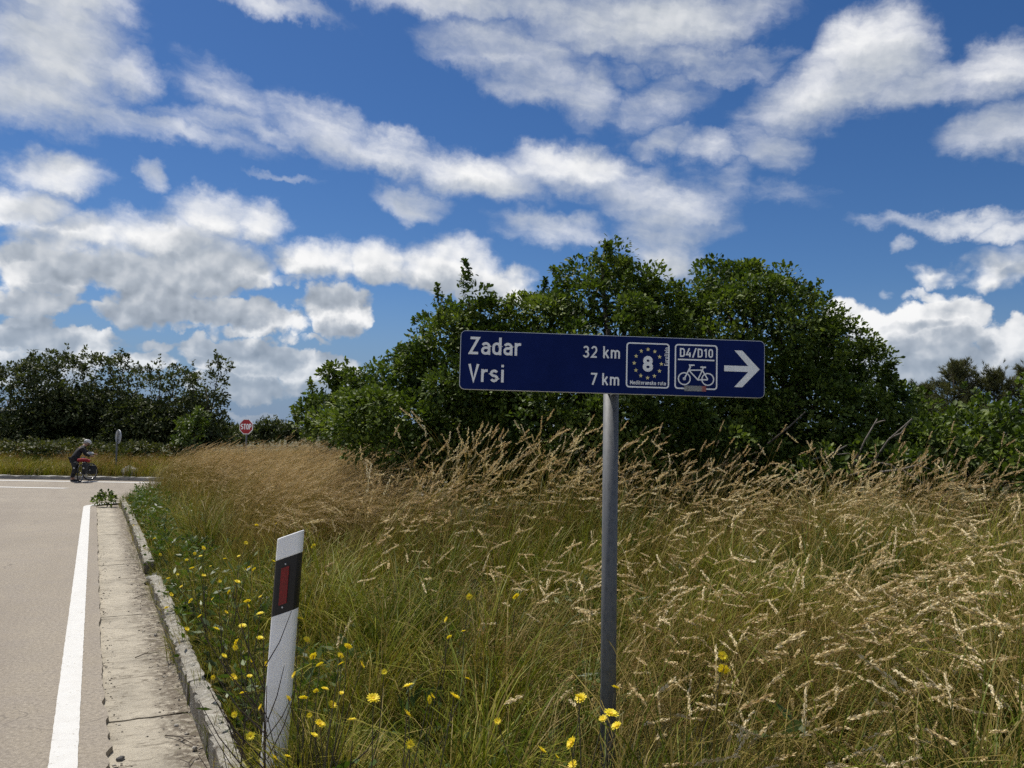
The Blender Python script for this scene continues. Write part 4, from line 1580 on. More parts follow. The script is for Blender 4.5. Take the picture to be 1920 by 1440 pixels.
def build_trees():
    # the broad oak scrub behind the sign: three clumped bushes
    tree('oak_bush', 'tall broad oak bush with the highest crown, behind the blue sign', 'bush', on_ground(1120, 10.6),
         mounds(10.2, [(1120, 680, 165, 125, 0, 1.3), (1130, 580, 92, 80), (1128, 515, 44, 46), (1010, 640, 92, 72), (1205, 620, 70, 66), (1190, 562, 38, 40), (1245, 600, 56, 52), (1060, 590, 52, 46), (960, 660, 84, 78), (1100, 790, 220, 115, -.4, 1.2), (960, 800, 145, 105, -.3, .9), (1260, 800, 155, 115, -.3, 1.0), (1010, 885, 165, 70, -.5, .8), (1180, 885, 175, 70, -.5, .8), (1330, 885, 115, 66, -.5, .8), (1190, 935, 150, 48, -.9, .5), (1320, 940, 120, 45, -.9, .5)]),
         OAK, 0.058, 13, 138, 0.29, 1, trunk_r=0.13)
    tree('oak_bush', 'rounded oak bush sloping down behind the arrow end of the blue sign', 'bush', on_ground(1430, 11),
         mounds(10.7, [(1400, 640, 130, 110, 0, 1.2), (1345, 555, 58, 56), (1400, 560, 50, 52), (1455, 580, 62, 54), (1490, 630, 64, 62), (1515, 690, 74, 78), (1553, 620, 20, 46), (1560, 665, 52, 60), (1610, 715, 54, 54), (1300, 585, 46, 46), (1590, 770, 96, 78), (1480, 800, 180, 120, -.3, 1.1), (1640, 750, 46, 44), (1680, 800, 50, 54), (1560, 845, 140, 76, -.4, .8), (1430, 890, 145, 66, -.5, .7), (1600, 900, 140, 56, -.5, .7)]),
         OAK, 0.058, 13, 138, 0.29, 2, trunk_r=0.12)
    tree('oak_bush', 'ragged oak bush with upright shoots, left of the blue sign', 'bush', on_ground(800, 10.4),
         mounds(10.0, [(850, 650, 72, 56), (880, 585, 20, 46), (800, 650, 42, 44), (775, 715, 50, 62), (855, 740, 115, 88, 0, 1.0), (735, 795, 84, 56, 0, .9), (810, 825, 140, 62, -.3, .8), (930, 640, 60, 58), (660, 800, 50, 38, .3), (880, 890, 145, 56, -.4, .7)]),
         OAK, 0.058, 14, 132, 0.27, 3, trunk_r=0.10, shoots=0.24)
    tree('oak_tree', 'small oak standing farther back, between the stop sign and the oak bushes', 'tree', on_ground(650, 15.5),
         mounds(15.5, [(640, 755, 56, 42), (600, 788, 38, 38), (672, 742, 44, 40), (650, 790, 80, 55), (577, 790, 22, 36), (625, 712, 22, 22), (700, 720, 30, 30)]),
         OAK, 0.085, 14, 50, 0.24, 4, trunk_r=0.07, shoots=0.2)
    tree('bramble_bush', 'low bright green bramble under the pines at the edge of the oak scrub', 'bush', on_ground(1830, 9.9),
         mounds(9.6, [(1790, 840, 95, 62, 0, .7), (1895, 830, 90, 70, 0, .7), (1730, 870, 80, 55, -.3, .6), (1940, 800, 60, 60), (1840, 880, 120, 50, -.4, .6), (1990, 850, 90, 80), (1930, 895, 90, 42, -.5, .5)]),
         BUSH_LEAF, 0.075, 16, 34, 0.22, 5, trunk_r=0.04, low=-0.3)
    tree('bramble_bush', 'leafy bramble at the foot of the oak scrub behind the dead branches', 'bush', on_ground(1640, 9.2),
         mounds(8.9, [(1600, 880, 90, 45, 0, .5), (1690, 890, 70, 40, 0, .5), (1520, 890, 70, 40, .2, .5)]),
         BUSH_LEAF, 0.07, 16, 30, 0.18, 6, trunk_r=0.03, low=-0.3)
    # the wood beyond the crossing road
    far = [
        ('dark wayside tree at the frame edge, leftmost of the far wood', 30, 44, [(20, 745, 75, 55), (-50, 760, 70, 60), (60, 720, 50, 40), (20, 800, 90, 40), (10, 825, 90, 26)]),
        ('open-crowned dark tree behind the cyclist, tallest of the far wood', 160, 46, [(110, 715, 62, 45), (95, 690, 34, 24), (180, 710, 48, 42), (150, 680, 26, 16), (215, 700, 32, 30), (140, 770, 100, 55), (235, 690, 14, 18), (120, 825, 80, 28), (190, 822, 60, 30)]),
        ('dense rounded dark tree right of the tallest one in the far wood', 290, 45, [(280, 740, 52, 42), (330, 735, 48, 40), (300, 710, 28, 20), (300, 790, 82, 45), (250, 770, 50, 40), (270, 825, 70, 28), (330, 825, 50, 26)]),
        ('dark tree with a ragged leaning top at the gap end of the far wood', 390, 44, [(385, 740, 32, 38), (410, 700, 16, 22), (355, 705, 12, 16), (375, 785, 46, 45), (405, 735, 18, 30), (390, 822, 40, 26)]),
    ]
    for i, (lab, px, Y, it) in enumerate(far):
        tree('broadleaf_tree', lab, 'tree', on_ground(px, Y), mounds(Y, it), FAR_LEAF, 0.20, 3.0, 28, 0.46, 20 + i, 'trees beyond the crossing road', trunk_r=0.11, fine=False, shoots=0.3, fill='low')
    tree('young_tree', 'small light green tree in front of the dark far wood', 'tree', on_ground(365, 38), mounds(38, [(362, 805, 22, 26), (375, 790, 12, 16), (350, 820, 26, 18)]), LIGHT_LEAF, 0.17, 6, 26, 0.3, 31, trunk_r=0.05, fine=False, shoots=0.3)
    # low bushes on the horizon, in the gap behind the stop sign
    gap = [(425, 56, [(425, 818, 24, 18), (412, 800, 10, 14)], 'small round bush at the end of the far wood'), (490, 60, [(485, 812, 24, 16), (505, 806, 20, 16)], 'bush just right of the stop sign on the horizon'),
           (535, 62, [(530, 806, 22, 14), (550, 814, 26, 14)], 'low bush on the horizon beside the small oak'), (455, 70, [(452, 816, 30, 10)], 'low bush on the horizon behind the stop sign')]
    for i, (px, Y, it, lab) in enumerate(gap):
        tree('bush', lab, 'bush', on_ground(px, Y), mounds(Y, it), FAR_LEAF, 0.26, 3.0, 22, 0.5, 40 + i, 'bushes on the horizon', trunk_r=0.06, fine=False, limbs=False)
    # scrub along the meadow in front of the far wood
    sc_items = [(20, 37, 845, 60, 16), (85, 36, 842, 40, 17), (250, 37, 848, 50, 16), (190, 39, 845, 40, 15), (310, 38, 850, 45, 16), (130, 40, 842, 44, 15), (-40, 37, 842, 50, 18)]
    names = ['at the frame edge before the far wood', 'just left of the cyclist', 'right of the round sign', 'behind the round sign', 'below the small light green tree', 'behind the cyclist', 'beyond the frame edge']
    for i, (px, Y, py, rx, ry) in enumerate(sc_items[:6]):
        tree('scrub_bush', 'low olive scrub bush ' + names[i], 'bush', on_ground(px, Y), mounds(Y, [(px, py + 6, rx, ry + 4), (px + rx * .5, py + 10, rx * .6, ry), (px - rx * .6, py + 9, rx * .6, ry)]), SCRUB_LEAF, 0.16, 5.0, 22, 0.28, 60 + i, 'scrub before the far wood', trunk_r=0.03, fine=False, limbs=False)
    # the leafy weed at the road corner
    w0 = spot(197, 940, 17.3)
    tree('leafy_weed', 'dark green leafy weed growing over the gutter at the road corner', 'plant', (w0.x, w0.y, float(road_z(17.3)) - 0.05),
         mounds(17.3, [(196, 936, 17, 7), (211, 937, 10, 6), (183, 939, 10, 5), (198, 926, 8, 6)]), OAK, 0.07, 60, 18, 0.07, 81, trunk_r=0.012, limbs=False, fill=False, shoots=0.3)


def pine(label, px, Y, top_py, half_px, seed):
    r_ = np.random.default_rng(seed)
    base = on_ground(px, Y)
    top = spot(px, top_py, Y).z - base[2]
    wmax = half_px * Y / FPX
    root = tag(empty('pine_tree', base), label, 'tree', 'young pines behind the scrub')
    MB().tube([(0, 0, -0.1), (0.02, 0, top * 0.5), (0, 0.02, top)], [0.06, 0.04, 0.008], 7).build('trunk', BARK, root, smooth=True)
    P, D = [], []
    z = 0.35
    while z < top - 0.05:
        f = 1 - z / top
        for k in range(r_.integers(5, 8)):
            a = r_.uniform(0, 2 * math.pi)
            ln = wmax * (0.25 + 0.85 * f ** 0.7) * r_.uniform(0.6, 1.1)
            rise = r_.uniform(0.35, 0.75)
            e = np.array([math.cos(a) * ln, math.sin(a) * ln, z + ln * rise])
            m = np.array([math.cos(a) * ln * .55, math.sin(a) * ln * .55, z + ln * rise * 0.3])
            MB().tube([(0, 0, z), tuple(m), tuple(e)], [0.013, 0.009, 0.004], 5, cap=False).build('limb', BARK, root)
            for s in np.arange(0.2, 1.01, 0.065):
                q = (1 - s) ** 2 * np.array([0, 0, z]) + 2 * s * (1 - s) * m + s * s * e
                for t_ in range(2):
                    j = q + r_.normal(0, 0.055, 3)
                    P.append(j)
                    D.append(unit((np.array([math.cos(a) * .5, math.sin(a) * .5, 0.9]) + r_.normal(0, .35, 3))[None])[0])
        z += r_.uniform(0.12, 0.2)
    for q in np.arange(top - 0.5, top, 0.04):
        P.append(np.array([r_.normal(0, .02), r_.normal(0, .02), q]))
        D.append(unit((np.array([0, 0, 1.0]) + r_.normal(0, .3, 3))[None])[0])
    P, D = np.array(P), np.array(D)
    k = 20
    T0 = np.repeat(r_.normal(0.45, 0.2, len(P)), k)
    P0 = np.repeat(P, k, 0)
    Dn = unit(np.repeat(D, k, 0) + r_.normal(0, 0.42, (len(P) * k, 3)))
    sd = unit(np.cross(Dn, r_.normal(size=Dn.shape))) * 0.0045
    ln = r_.uniform(0.07, 0.12, (len(P0), 1))
    P0 = P0 + Dn * r_.uniform(-0.03, 0.03, (len(P0), 1))
    V = np.stack([P0 - sd, P0 + sd, P0 + Dn * ln], 1).reshape(-1, 3)
    F = np.arange(len(V)).reshape(-1, 3)
    o = link('needles', mesh_np('needles', V, F, NEEDLE, attrs={'tone': np.repeat(np.clip(T0, 0, 1), 3)}), root)
    o['kind'] = 'stuff'


def build_pines():
    pine('young pine with the tallest pointed top, right of the oak scrub', 1792, 17.5, 676, 80, 1)
    pine('bushy brownish young pine right of the tallest one', 1868, 17.0, 702, 95, 2)
    pine('young pine cut by the frame edge above the bramble', 1945, 16.5, 690, 80, 3)
    pine('low young pine tucked between the oak scrub and the tallest pine', 1735, 18.5, 725, 60, 4)


build_trees()
build_pines()


def dead_branches():
    items = [
        ('pale forked dead branch rising in front of the oak scrub, the longer of two', [(1588, 893), (1620, 884), (1640, 862), (1665, 825), (1710, 785)], 8.6, [(1640, 866, 1672, 872, 1705, 902), (1668, 822, 1690, 812, 1705, 790)]),
        ('pale dead branch leaning upright, left of the longer one', [(1590, 888), (1607, 858), (1622, 825), (1645, 785)], 8.7, [(1640, 795, 1652, 790, 1660, 788), (1606, 858, 1590, 850, 1570, 852)]),
        ('short dead stick lying across the bramble below the sign arrow', [(1525, 862), (1560, 850), (1588, 835)], 8.8, []),
        ('low dead branch sprawling into the dry grass', [(1650, 885), (1690, 880), (1720, 900), (1750, 918)], 8.3, [(1690, 880, 1720, 872, 1745, 880)]),
        ('bare twig standing in front of the bush under the sign', [(1440, 832), (1480, 800), (1510, 772)], 9.0, []),
    ]
    for lab, pts, Y, forks in items:
        P = [spot(x, y, Y - 0.05 * i) for i, (x, y) in enumerate(pts)]
        g = gz(P[0].x, P[0].y)
        b = Vector((P[0].x, P[0].y, g))
        root = tag(empty('dead_branch', b), lab, 'branch', 'dead branches before the scrub')
        path = [q - b for q in P]
        MB().tube(path, [0.013 - 0.009 * i / len(P) for i in range(len(P))], 7).build('stem', BARK if 'twig' in lab else DEADWOOD, root, smooth=True)
        for f in forks:
            Q = [spot(f[i], f[i + 1], Y - 0.08 - 0.03 * i) - b for i in (0, 2, 4)]
            MB().tube(Q, [0.011, 0.008, 0.004], 6).build('twig', DEADWOOD, root, smooth=True)


dead_branches()


def far_treeline():
    """the low wood along the horizon, too far off to tell its trees apart"""
    r_ = np.random.default_rng(15)
    n = 26000
    x = r_.uniform(-85, 95, n)
    y = 74 + r_.uniform(0, 10, n) + 4 * np.sin(x * 0.05)
    top = 2.1 + 0.5 * np.sin(x * 0.21) * np.sin(x * 0.13 + 1) + 0.45 * np.sin(x * 0.77 + 2) * np.sin(x * 0.31)
    z = ground_z(x, y) + top * np.sqrt(r_.random(n)) + r_.normal(0, 0.12, n)
    P = np.stack([x, y, z], 1)
    me = leaves_mesh('treeline', P, r_.normal(size=(n, 3)), r_.normal(0, 0.6, (n, 3)) + np.array([0, -0.3, 0.8]), r_.uniform(0.3, 0.6, n), r_.normal(0.4, 0.2, n), FAR_LEAF, False)
    tag(link('treeline', me), 'low dark wood along the horizon behind the stop sign', 'treeline', kind='stuff')


far_treeline()

# ------------------------------------------------------------------ grasses
BLADE = leafy('grass_blade', [(0.0, (0.040, 0.064, 0.007)), (0.3, (0.115, 0.142, 0.012)), (0.62, (0.235, 0.232, 0.024)), (0.85, (0.35, 0.295, 0.055)), (1.0, (0.46, 0.37, 0.12))], trans=0.22, rough=0.5, by_instance=True, trans_tint=(1, 1, 0.5), wi=0.42, spec=0.12)
STRAW = leafy('straw_blade', [(0.0, (0.15, 0.118, 0.028)), (0.5, (0.28, 0.215, 0.060)), (1.0, (0.44, 0.35, 0.14))], trans=0.2, rough=0.5, by_instance=True, trans_tint=(1, 0.95, 0.6), wi=0.3, spec=0.12)
HEAD_PALE = leafy('pale_seed_head', [(0.0, (0.42, 0.295, 0.13)), (0.5, (0.65, 0.52, 0.28)), (1.0, (0.84, 0.74, 0.50))], trans=0.30, rough=0.7, spec=0.12, by_instance=True, trans_tint=(1, 0.95, 0.75))
HEAD_GOLD = leafy('golden_seed_head', [(0.0, (0.33, 0.222, 0.105)), (0.5, (0.51, 0.375, 0.20)), (1.0, (0.70, 0.56, 0.35))], trans=0.30, rough=0.7, spec=0.12, by_instance=True, trans_tint=(1, 0.92, 0.65))
HEAD_BROWN = leafy('brown_seed_head', [(0.0, (0.16, 0.078, 0.028)), (0.5, (0.28, 0.155, 0.060)), (1.0, (0.43, 0.29, 0.13))], trans=0.30, rough=0.7, spec=0.12, by_instance=True, trans_tint=(1, 0.9, 0.7))
WEED = leafy('weed_leaf', [(0.0, (0.038, 0.070, 0.012)), (0.5, (0.075, 0.12, 0.022)), (1.0, (0.14, 0.19, 0.04))], trans=0.3, rough=0.5, by_instance=True)


class Tuft:
    def __init__(self, seed):
        self.V, self.F, self.M, self.T = [], [], [], []
        self.r = random.Random(seed)

    def strip(self, P, Wd, side, mi, tone):
        n0 = len(self.V)
        n = len(P)
        for i in range(n - 1):
            self.V.append(P[i] - side * Wd[i] / 2)
            self.V.append(P[i] + side * Wd[i] / 2)
        self.V.append(P[-1])
        for i in range(n - 2):
            a = n0 + 2 * i
            self.F += [(a, a + 1, a + 3), (a, a + 3, a + 2)]
            self.M += [mi, mi]
        a = n0 + 2 * (n - 2)
        self.F.append((a, a + 1, n0 + 2 * (n - 1)))
        self.M.append(mi)
        self.T += [tone] * (2 * (n - 1) + 1)

    def curve(self, base, L, az, lean, droop, n):
        """stalk leaning towards az, bending over by droop towards its tip"""
        P = [Vector(base)]
        h = Vector((math.cos(az), math.sin(az), 0))
        a = lean
        for i in range(n):
            t = (i + 1) / n
            a = lean + droop * t ** 2.2
            P.append(P[-1] + (h * math.sin(a) + Vector((0, 0, 1)) * math.cos(a)) * (L / n))
        return P

    def blade(self, base, L, w, az, lean, droop, mi, tone, n=4):
        P = self.curve(base, L, az, lean, droop, n)
        tw = az + math.pi / 2 + self.r.uniform(-0.7, 0.7)
        side = Vector((math.cos(tw), math.sin(tw), self.r.uniform(-.2, .2))).normalized()
        self.strip(P, [w * (1 - 0.75 * (i / n) ** 1.5) for i in range(n + 1)], side, mi, tone)

    def spikelet(self, p, d, L, w, mi, tone):
        s = d.cross(Vector((self.r.uniform(-1, 1), self.r.uniform(-1, 1), self.r.uniform(-1, 1))))
        if s.length < 1e-4:
            s = Vector((1, 0, 0))
        s.normalize()
        n0 = len(self.V)
        self.V += [p, p + d * L * 0.45 + s * w / 2, p + d * L, p + d * L * 0.45 - s * w / 2]
        self.F += [(n0, n0 + 1, n0 + 2), (n0, n0 + 2, n0 + 3)]
        self.M += [mi, mi]
        self.T += [tone] * 4

    def stem(self, base, L, az, lean, droop, head, n_sp, sp_l, sp_w, spread, mi_s, mi_h, tone, w=0.0022, seg=6, flare=(0.15, 0.8)):
        """stalk with a seed head over its last stretch"""
        P = self.curve(base, L, az, lean, droop, seg)
        for tw in (az + math.pi / 2, az):
            side = Vector((math.cos(tw), math.sin(tw), 0))
            self.strip(P, [w] * (seg + 1), side, mi_s, tone)
        r = self.r
        tot = L
        for k in range(n_sp):
            u = 1 - head / tot * (1 - (k + r.random()) / n_sp)
            q = min(u * seg, seg - 0.001)
            i = int(q)
            p = P[i].lerp(P[i + 1], q - i)
            tg = (P[i + 1] - P[i]).normalized()
            ra = Vector((r.gauss(0, 1), r.gauss(0, 1), r.gauss(0, 1) - 0.5))
            ra = (ra - tg * ra.dot(tg)).normalized()
            f = (1 - u) * tot / head                     # 1 at the foot of the head, 0 at the tip
            sp = spread * (0.35 + 0.65 * f)
            d = (tg * 1.0 + ra * r.uniform(*flare)).normalized()
            self.spikelet(p + ra * sp * r.uniform(0.1, 1), d, sp_l * r.uniform(0.7, 1.25), sp_w, mi_h, min(1, max(0, tone + r.gauss(0.05, 0.2))))

    def mesh(self, name, mats):
        return mesh_np(name, np.array([tuple(v) for v in self.V]), np.array(self.F), mats, self.M, attrs={'tone': self.T})


def disc(r, R_):
    a, q = r.uniform(0, 2 * math.pi), R_ * math.sqrt(r.random())
    return q * math.cos(a), q * math.sin(a)


def add_blades(t, n, R_, h, straw, az=None, w=(0.0035, 0.0085), per=12, dark=0.0):
    """n blades over a disc, in clumps that share a lean and a tone"""
    r = t.r
    k = 0
    while k < n:
        cx, cy = disc(r, R_)
        lean, tone, hh = r.gauss(0.2, 1.0), r.random() - dark, r.uniform(0.75, 1.15)
        dry = r.random() < straw
        for _ in range(r.randint(per // 2, per)):
            b = (cx + r.gauss(0, 0.035), cy + r.gauss(0, 0.035), -0.05)
            d = lean + r.gauss(0, 0.8)
            if r.random() < 0.15:
                d = r.uniform(0, 6.28)
            t.blade(b, (r.uniform(*h) + 0.05) * hh, r.uniform(*w), d, r.uniform(0.02, 0.35), r.uniform(0.3, 1.6), 1 if (dry and r.random() < 0.8) or r.random() < 0.08 else 0, min(1, max(0, tone + r.gauss(0, 0.22))), 5)
            k += 1


def t_green(seed, n=300, R_=0.42, h=(0.28, 0.60), straw=0.25, w=(0.0035, 0.0085), dark=0.0):
    t = Tuft(seed)
    add_blades(t, n, R_, h, straw, w=w, dark=dark)
    return t.mesh('grass_patch', [BLADE, STRAW])


def t_heads(seed, n, R_, h, head, n_sp, sp_l, sp_w, spread, mat, lean=(0.05, 0.30), droop=(0.5, 1.5), blades=40, fan=0.9, w=0.0022, per=4):
    t = Tuft(seed)
    r = t.r
    k = 0
    while k < n:
        cx, cy = disc(r, R_)
        az, tone, hh = r.gauss(0, fan), r.uniform(0.1, 0.9), r.uniform(0.85, 1.12)
        for _ in range(r.randint(1, per)):
            b = (cx + r.gauss(0, 0.04), cy + r.gauss(0, 0.04), -0.05)
            t.stem(b, (r.uniform(*h) + 0.05) * hh, az + r.gauss(0, 0.35), r.uniform(*lean), r.uniform(*droop), head * r.uniform(0.7, 1.25), n_sp, sp_l, sp_w, spread, 1, 2, min(1, max(0, tone + r.gauss(0, 0.15))), w)
            k += 1
    add_blades(t, blades, R_, (h[0] * 0.35, h[1] * 0.72), 0.6, w=(0.0025, 0.005))
    return t.mesh('grass_patch', [BLADE, STRAW, mat])


def t_tussock(seed, n=85, h=(0.45, 0.92), w=(0.0035, 0.0085), straw=0.2, base=0.05, heads=0, mat=None, hh=(0.75, 1.15)):
    """a tight-based clump of long arching blades, with or without seed heads"""
    t = Tuft(seed)
    r = t.r
    tone = r.uniform(0.05, 0.75)
    for _ in range(n):
        b = (r.gauss(0, base), r.gauss(0, base), -0.05)
        az = r.gauss(0.1, 1.2) if r.random() < 0.7 else r.uniform(0, 6.28)
        t.blade(b, r.uniform(*h) + 0.05, r.uniform(*w), az, r.uniform(0.02, 0.42), r.uniform(0.5, 1.9), 1 if r.random() < straw else 0, min(1, max(0, tone + r.gauss(0, 0.22))), 6)
    for _ in range(heads):
        b = (r.gauss(0, base), r.gauss(0, base), -0.05)
        t.stem(b, r.uniform(*hh) + 0.05, r.gauss(0.1, 0.8), r.uniform(0.05, 0.5), r.uniform(0.8, 2.1), 0.125 * r.uniform(0.7, 1.3), 54, 0.0165, 0.0070, 0.0058, 1, 2, min(1, max(0, r.gauss(0.6, 0.2))), 0.0026, 8, (0.10, 0.42))
    return t.mesh('tussock', [BLADE, STRAW] + ([mat] if mat else []))


def t_weed(seed):
    t = Tuft(seed)
    r = t.r
    for _ in range(26):
        a = r.uniform(0, 6.28)
        b = Vector((r.gauss(0, .06), r.gauss(0, .06), r.uniform(0.0, 0.28)))
        d = Vector((math.cos(a), math.sin(a), r.uniform(0.1, 1.0))).normalized()
        t.spikelet(b, d, r.uniform(0.05, 0.11), r.uniform(0.018, 0.035), 0, r.random())
    for _ in range(4):
        t.blade((r.gauss(0, .04), r.gauss(0, .04), -0.02), r.uniform(.2, .4), 0.004, r.uniform(0, 6.28), .1, .3, 0, r.random(), 4)
    return t.mesh('weed_tuft', [WEED])


def scatter(name, label, cat, meshes, pts, rots, scl, idx):
    """one mass of tufts: a point for each, the tuft meshes instanced on the points"""
    col = bpy.data.collections.new(name + '_tufts')
    for i, me in enumerate(meshes):
        col.objects.link(bpy.data.objects.new('%s_tuft_%02d' % (name, i), me))
    pm = bpy.data.meshes.new(name)
    pm.vertices.add(len(pts))
    pm.vertices.foreach_set('co', np.asarray(pts, dtype=np.float32).ravel())
    a = pm.attributes.new('rot', 'FLOAT_VECTOR', 'POINT')
    a.data.foreach_set('vector', np.asarray(rots, dtype=np.float32).ravel())
    a = pm.attributes.new('scl', 'FLOAT_VECTOR', 'POINT')
    a.data.foreach_set('vector', np.asarray(scl, dtype=np.float32).ravel())
    a = pm.attributes.new('pick', 'INT', 'POINT')
    a.data.foreach_set('value', np.asarray(idx, dtype=np.int32))
    pm.update()
    o = link(name, pm)
    tag(o, label, cat, kind='stuff')
    ng = bpy.data.node_groups.new(name + '_nodes', 'GeometryNodeTree')
    ng.interface.new_socket('Geometry', in_out='INPUT', socket_type='NodeSocketGeometry')
    ng.interface.new_socket('Geometry', in_out='OUTPUT', socket_type='NodeSocketGeometry')
    N_ = ng.nodes
    gi, go = N_.new('NodeGroupInput'), N_.new('NodeGroupOutput')
    ci = N_.new('GeometryNodeCollectionInfo')
    ci.inputs['Collection'].default_value = col
    ci.inputs['Separate Children'].default_value = True
    ci.inputs['Reset Children'].default_value = True
    ip = N_.new('GeometryNodeInstanceOnPoints')
    ip.inputs['Pick Instance'].default_value = True

    def attr(nm, dt):
        q = N_.new('GeometryNodeInputNamedAttribute')
        q.data_type = dt
        q.inputs['Name'].default_value = nm
        return [s for s in q.outputs if s.enabled and s.name == 'Attribute'][0]

    e2r = N_.new('FunctionNodeEulerToRotation')
    ng.links.new(attr('rot', 'FLOAT_VECTOR'), e2r.inputs[0])
    ng.links.new(gi.outputs[0], ip.inputs['Points'])
    ng.links.new(ci.outputs[0], ip.inputs['Instance'])
    ng.links.new(attr('pick', 'INT'), ip.inputs['Instance Index'])
    ng.links.new(e2r.outputs[0], ip.inputs['Rotation'])
    ng.links.new(attr('scl', 'FLOAT_VECTOR'), ip.inputs['Scale'])
    ng.links.new(ip.outputs[0], go.inputs[0])
    md = o.modifiers.new('tufts', 'NODES')
    md.node_group = ng
    return o


def field_points(dens, y0, y1, x0, x1, seed, keep):
    """random points over the verge; keep(x, y, az, dist, s) gives the share kept"""
    r_ = np.random.default_rng(seed)
    n = int((y1 - y0) * (x1 - x0) * dens)
    x, y = r_.uniform(x0, x1, n), r_.uniform(y0, y1, n)
    az = np.degrees(np.arctan2(x, y))
    dist = np.hypot(x, y)
    s = TY * x - TX * y
    ok = (np.abs(az) < 41) & (dist > 1.35)
    k = keep(x, y, az, dist, s) * ok
    m = r_.random(n) < k
    x, y = x[m], y[m]
    return np.stack([x, y, ground_z(x, y)], 1), r_


def verge(s, y, a=0.80):
    return ((s > a) & (y < NEAR_EDGE - 0.15)).astype(float)


def patch(x, y, f, ph):
    """slow patchiness of the meadow, 0..1"""
    return 0.5 + 0.5 * np.sin(x * f + ph + 1.3 * np.sin(y * f * 0.7 + ph)) * np.cos(y * f * 0.9 - ph * 2 + 0.8 * np.sin(x * f * 1.3))


def lay(name, label, cat, meshes, P, r_, yaw, s0, s1, tilt=0.10, zs=None):
    n = len(P)
    rots = np.stack([r_.normal(0, tilt, n), r_.normal(0, tilt, n), yaw(n)], 1)
    sc_ = r_.uniform(s0, s1, n)
    if zs is not None:
        sc_ = sc_ * zs
    scatter(name, label, cat, meshes, P, rots, np.repeat(sc_[:, None], 3, 1), r_.integers(0, len(meshes), n))
    return n


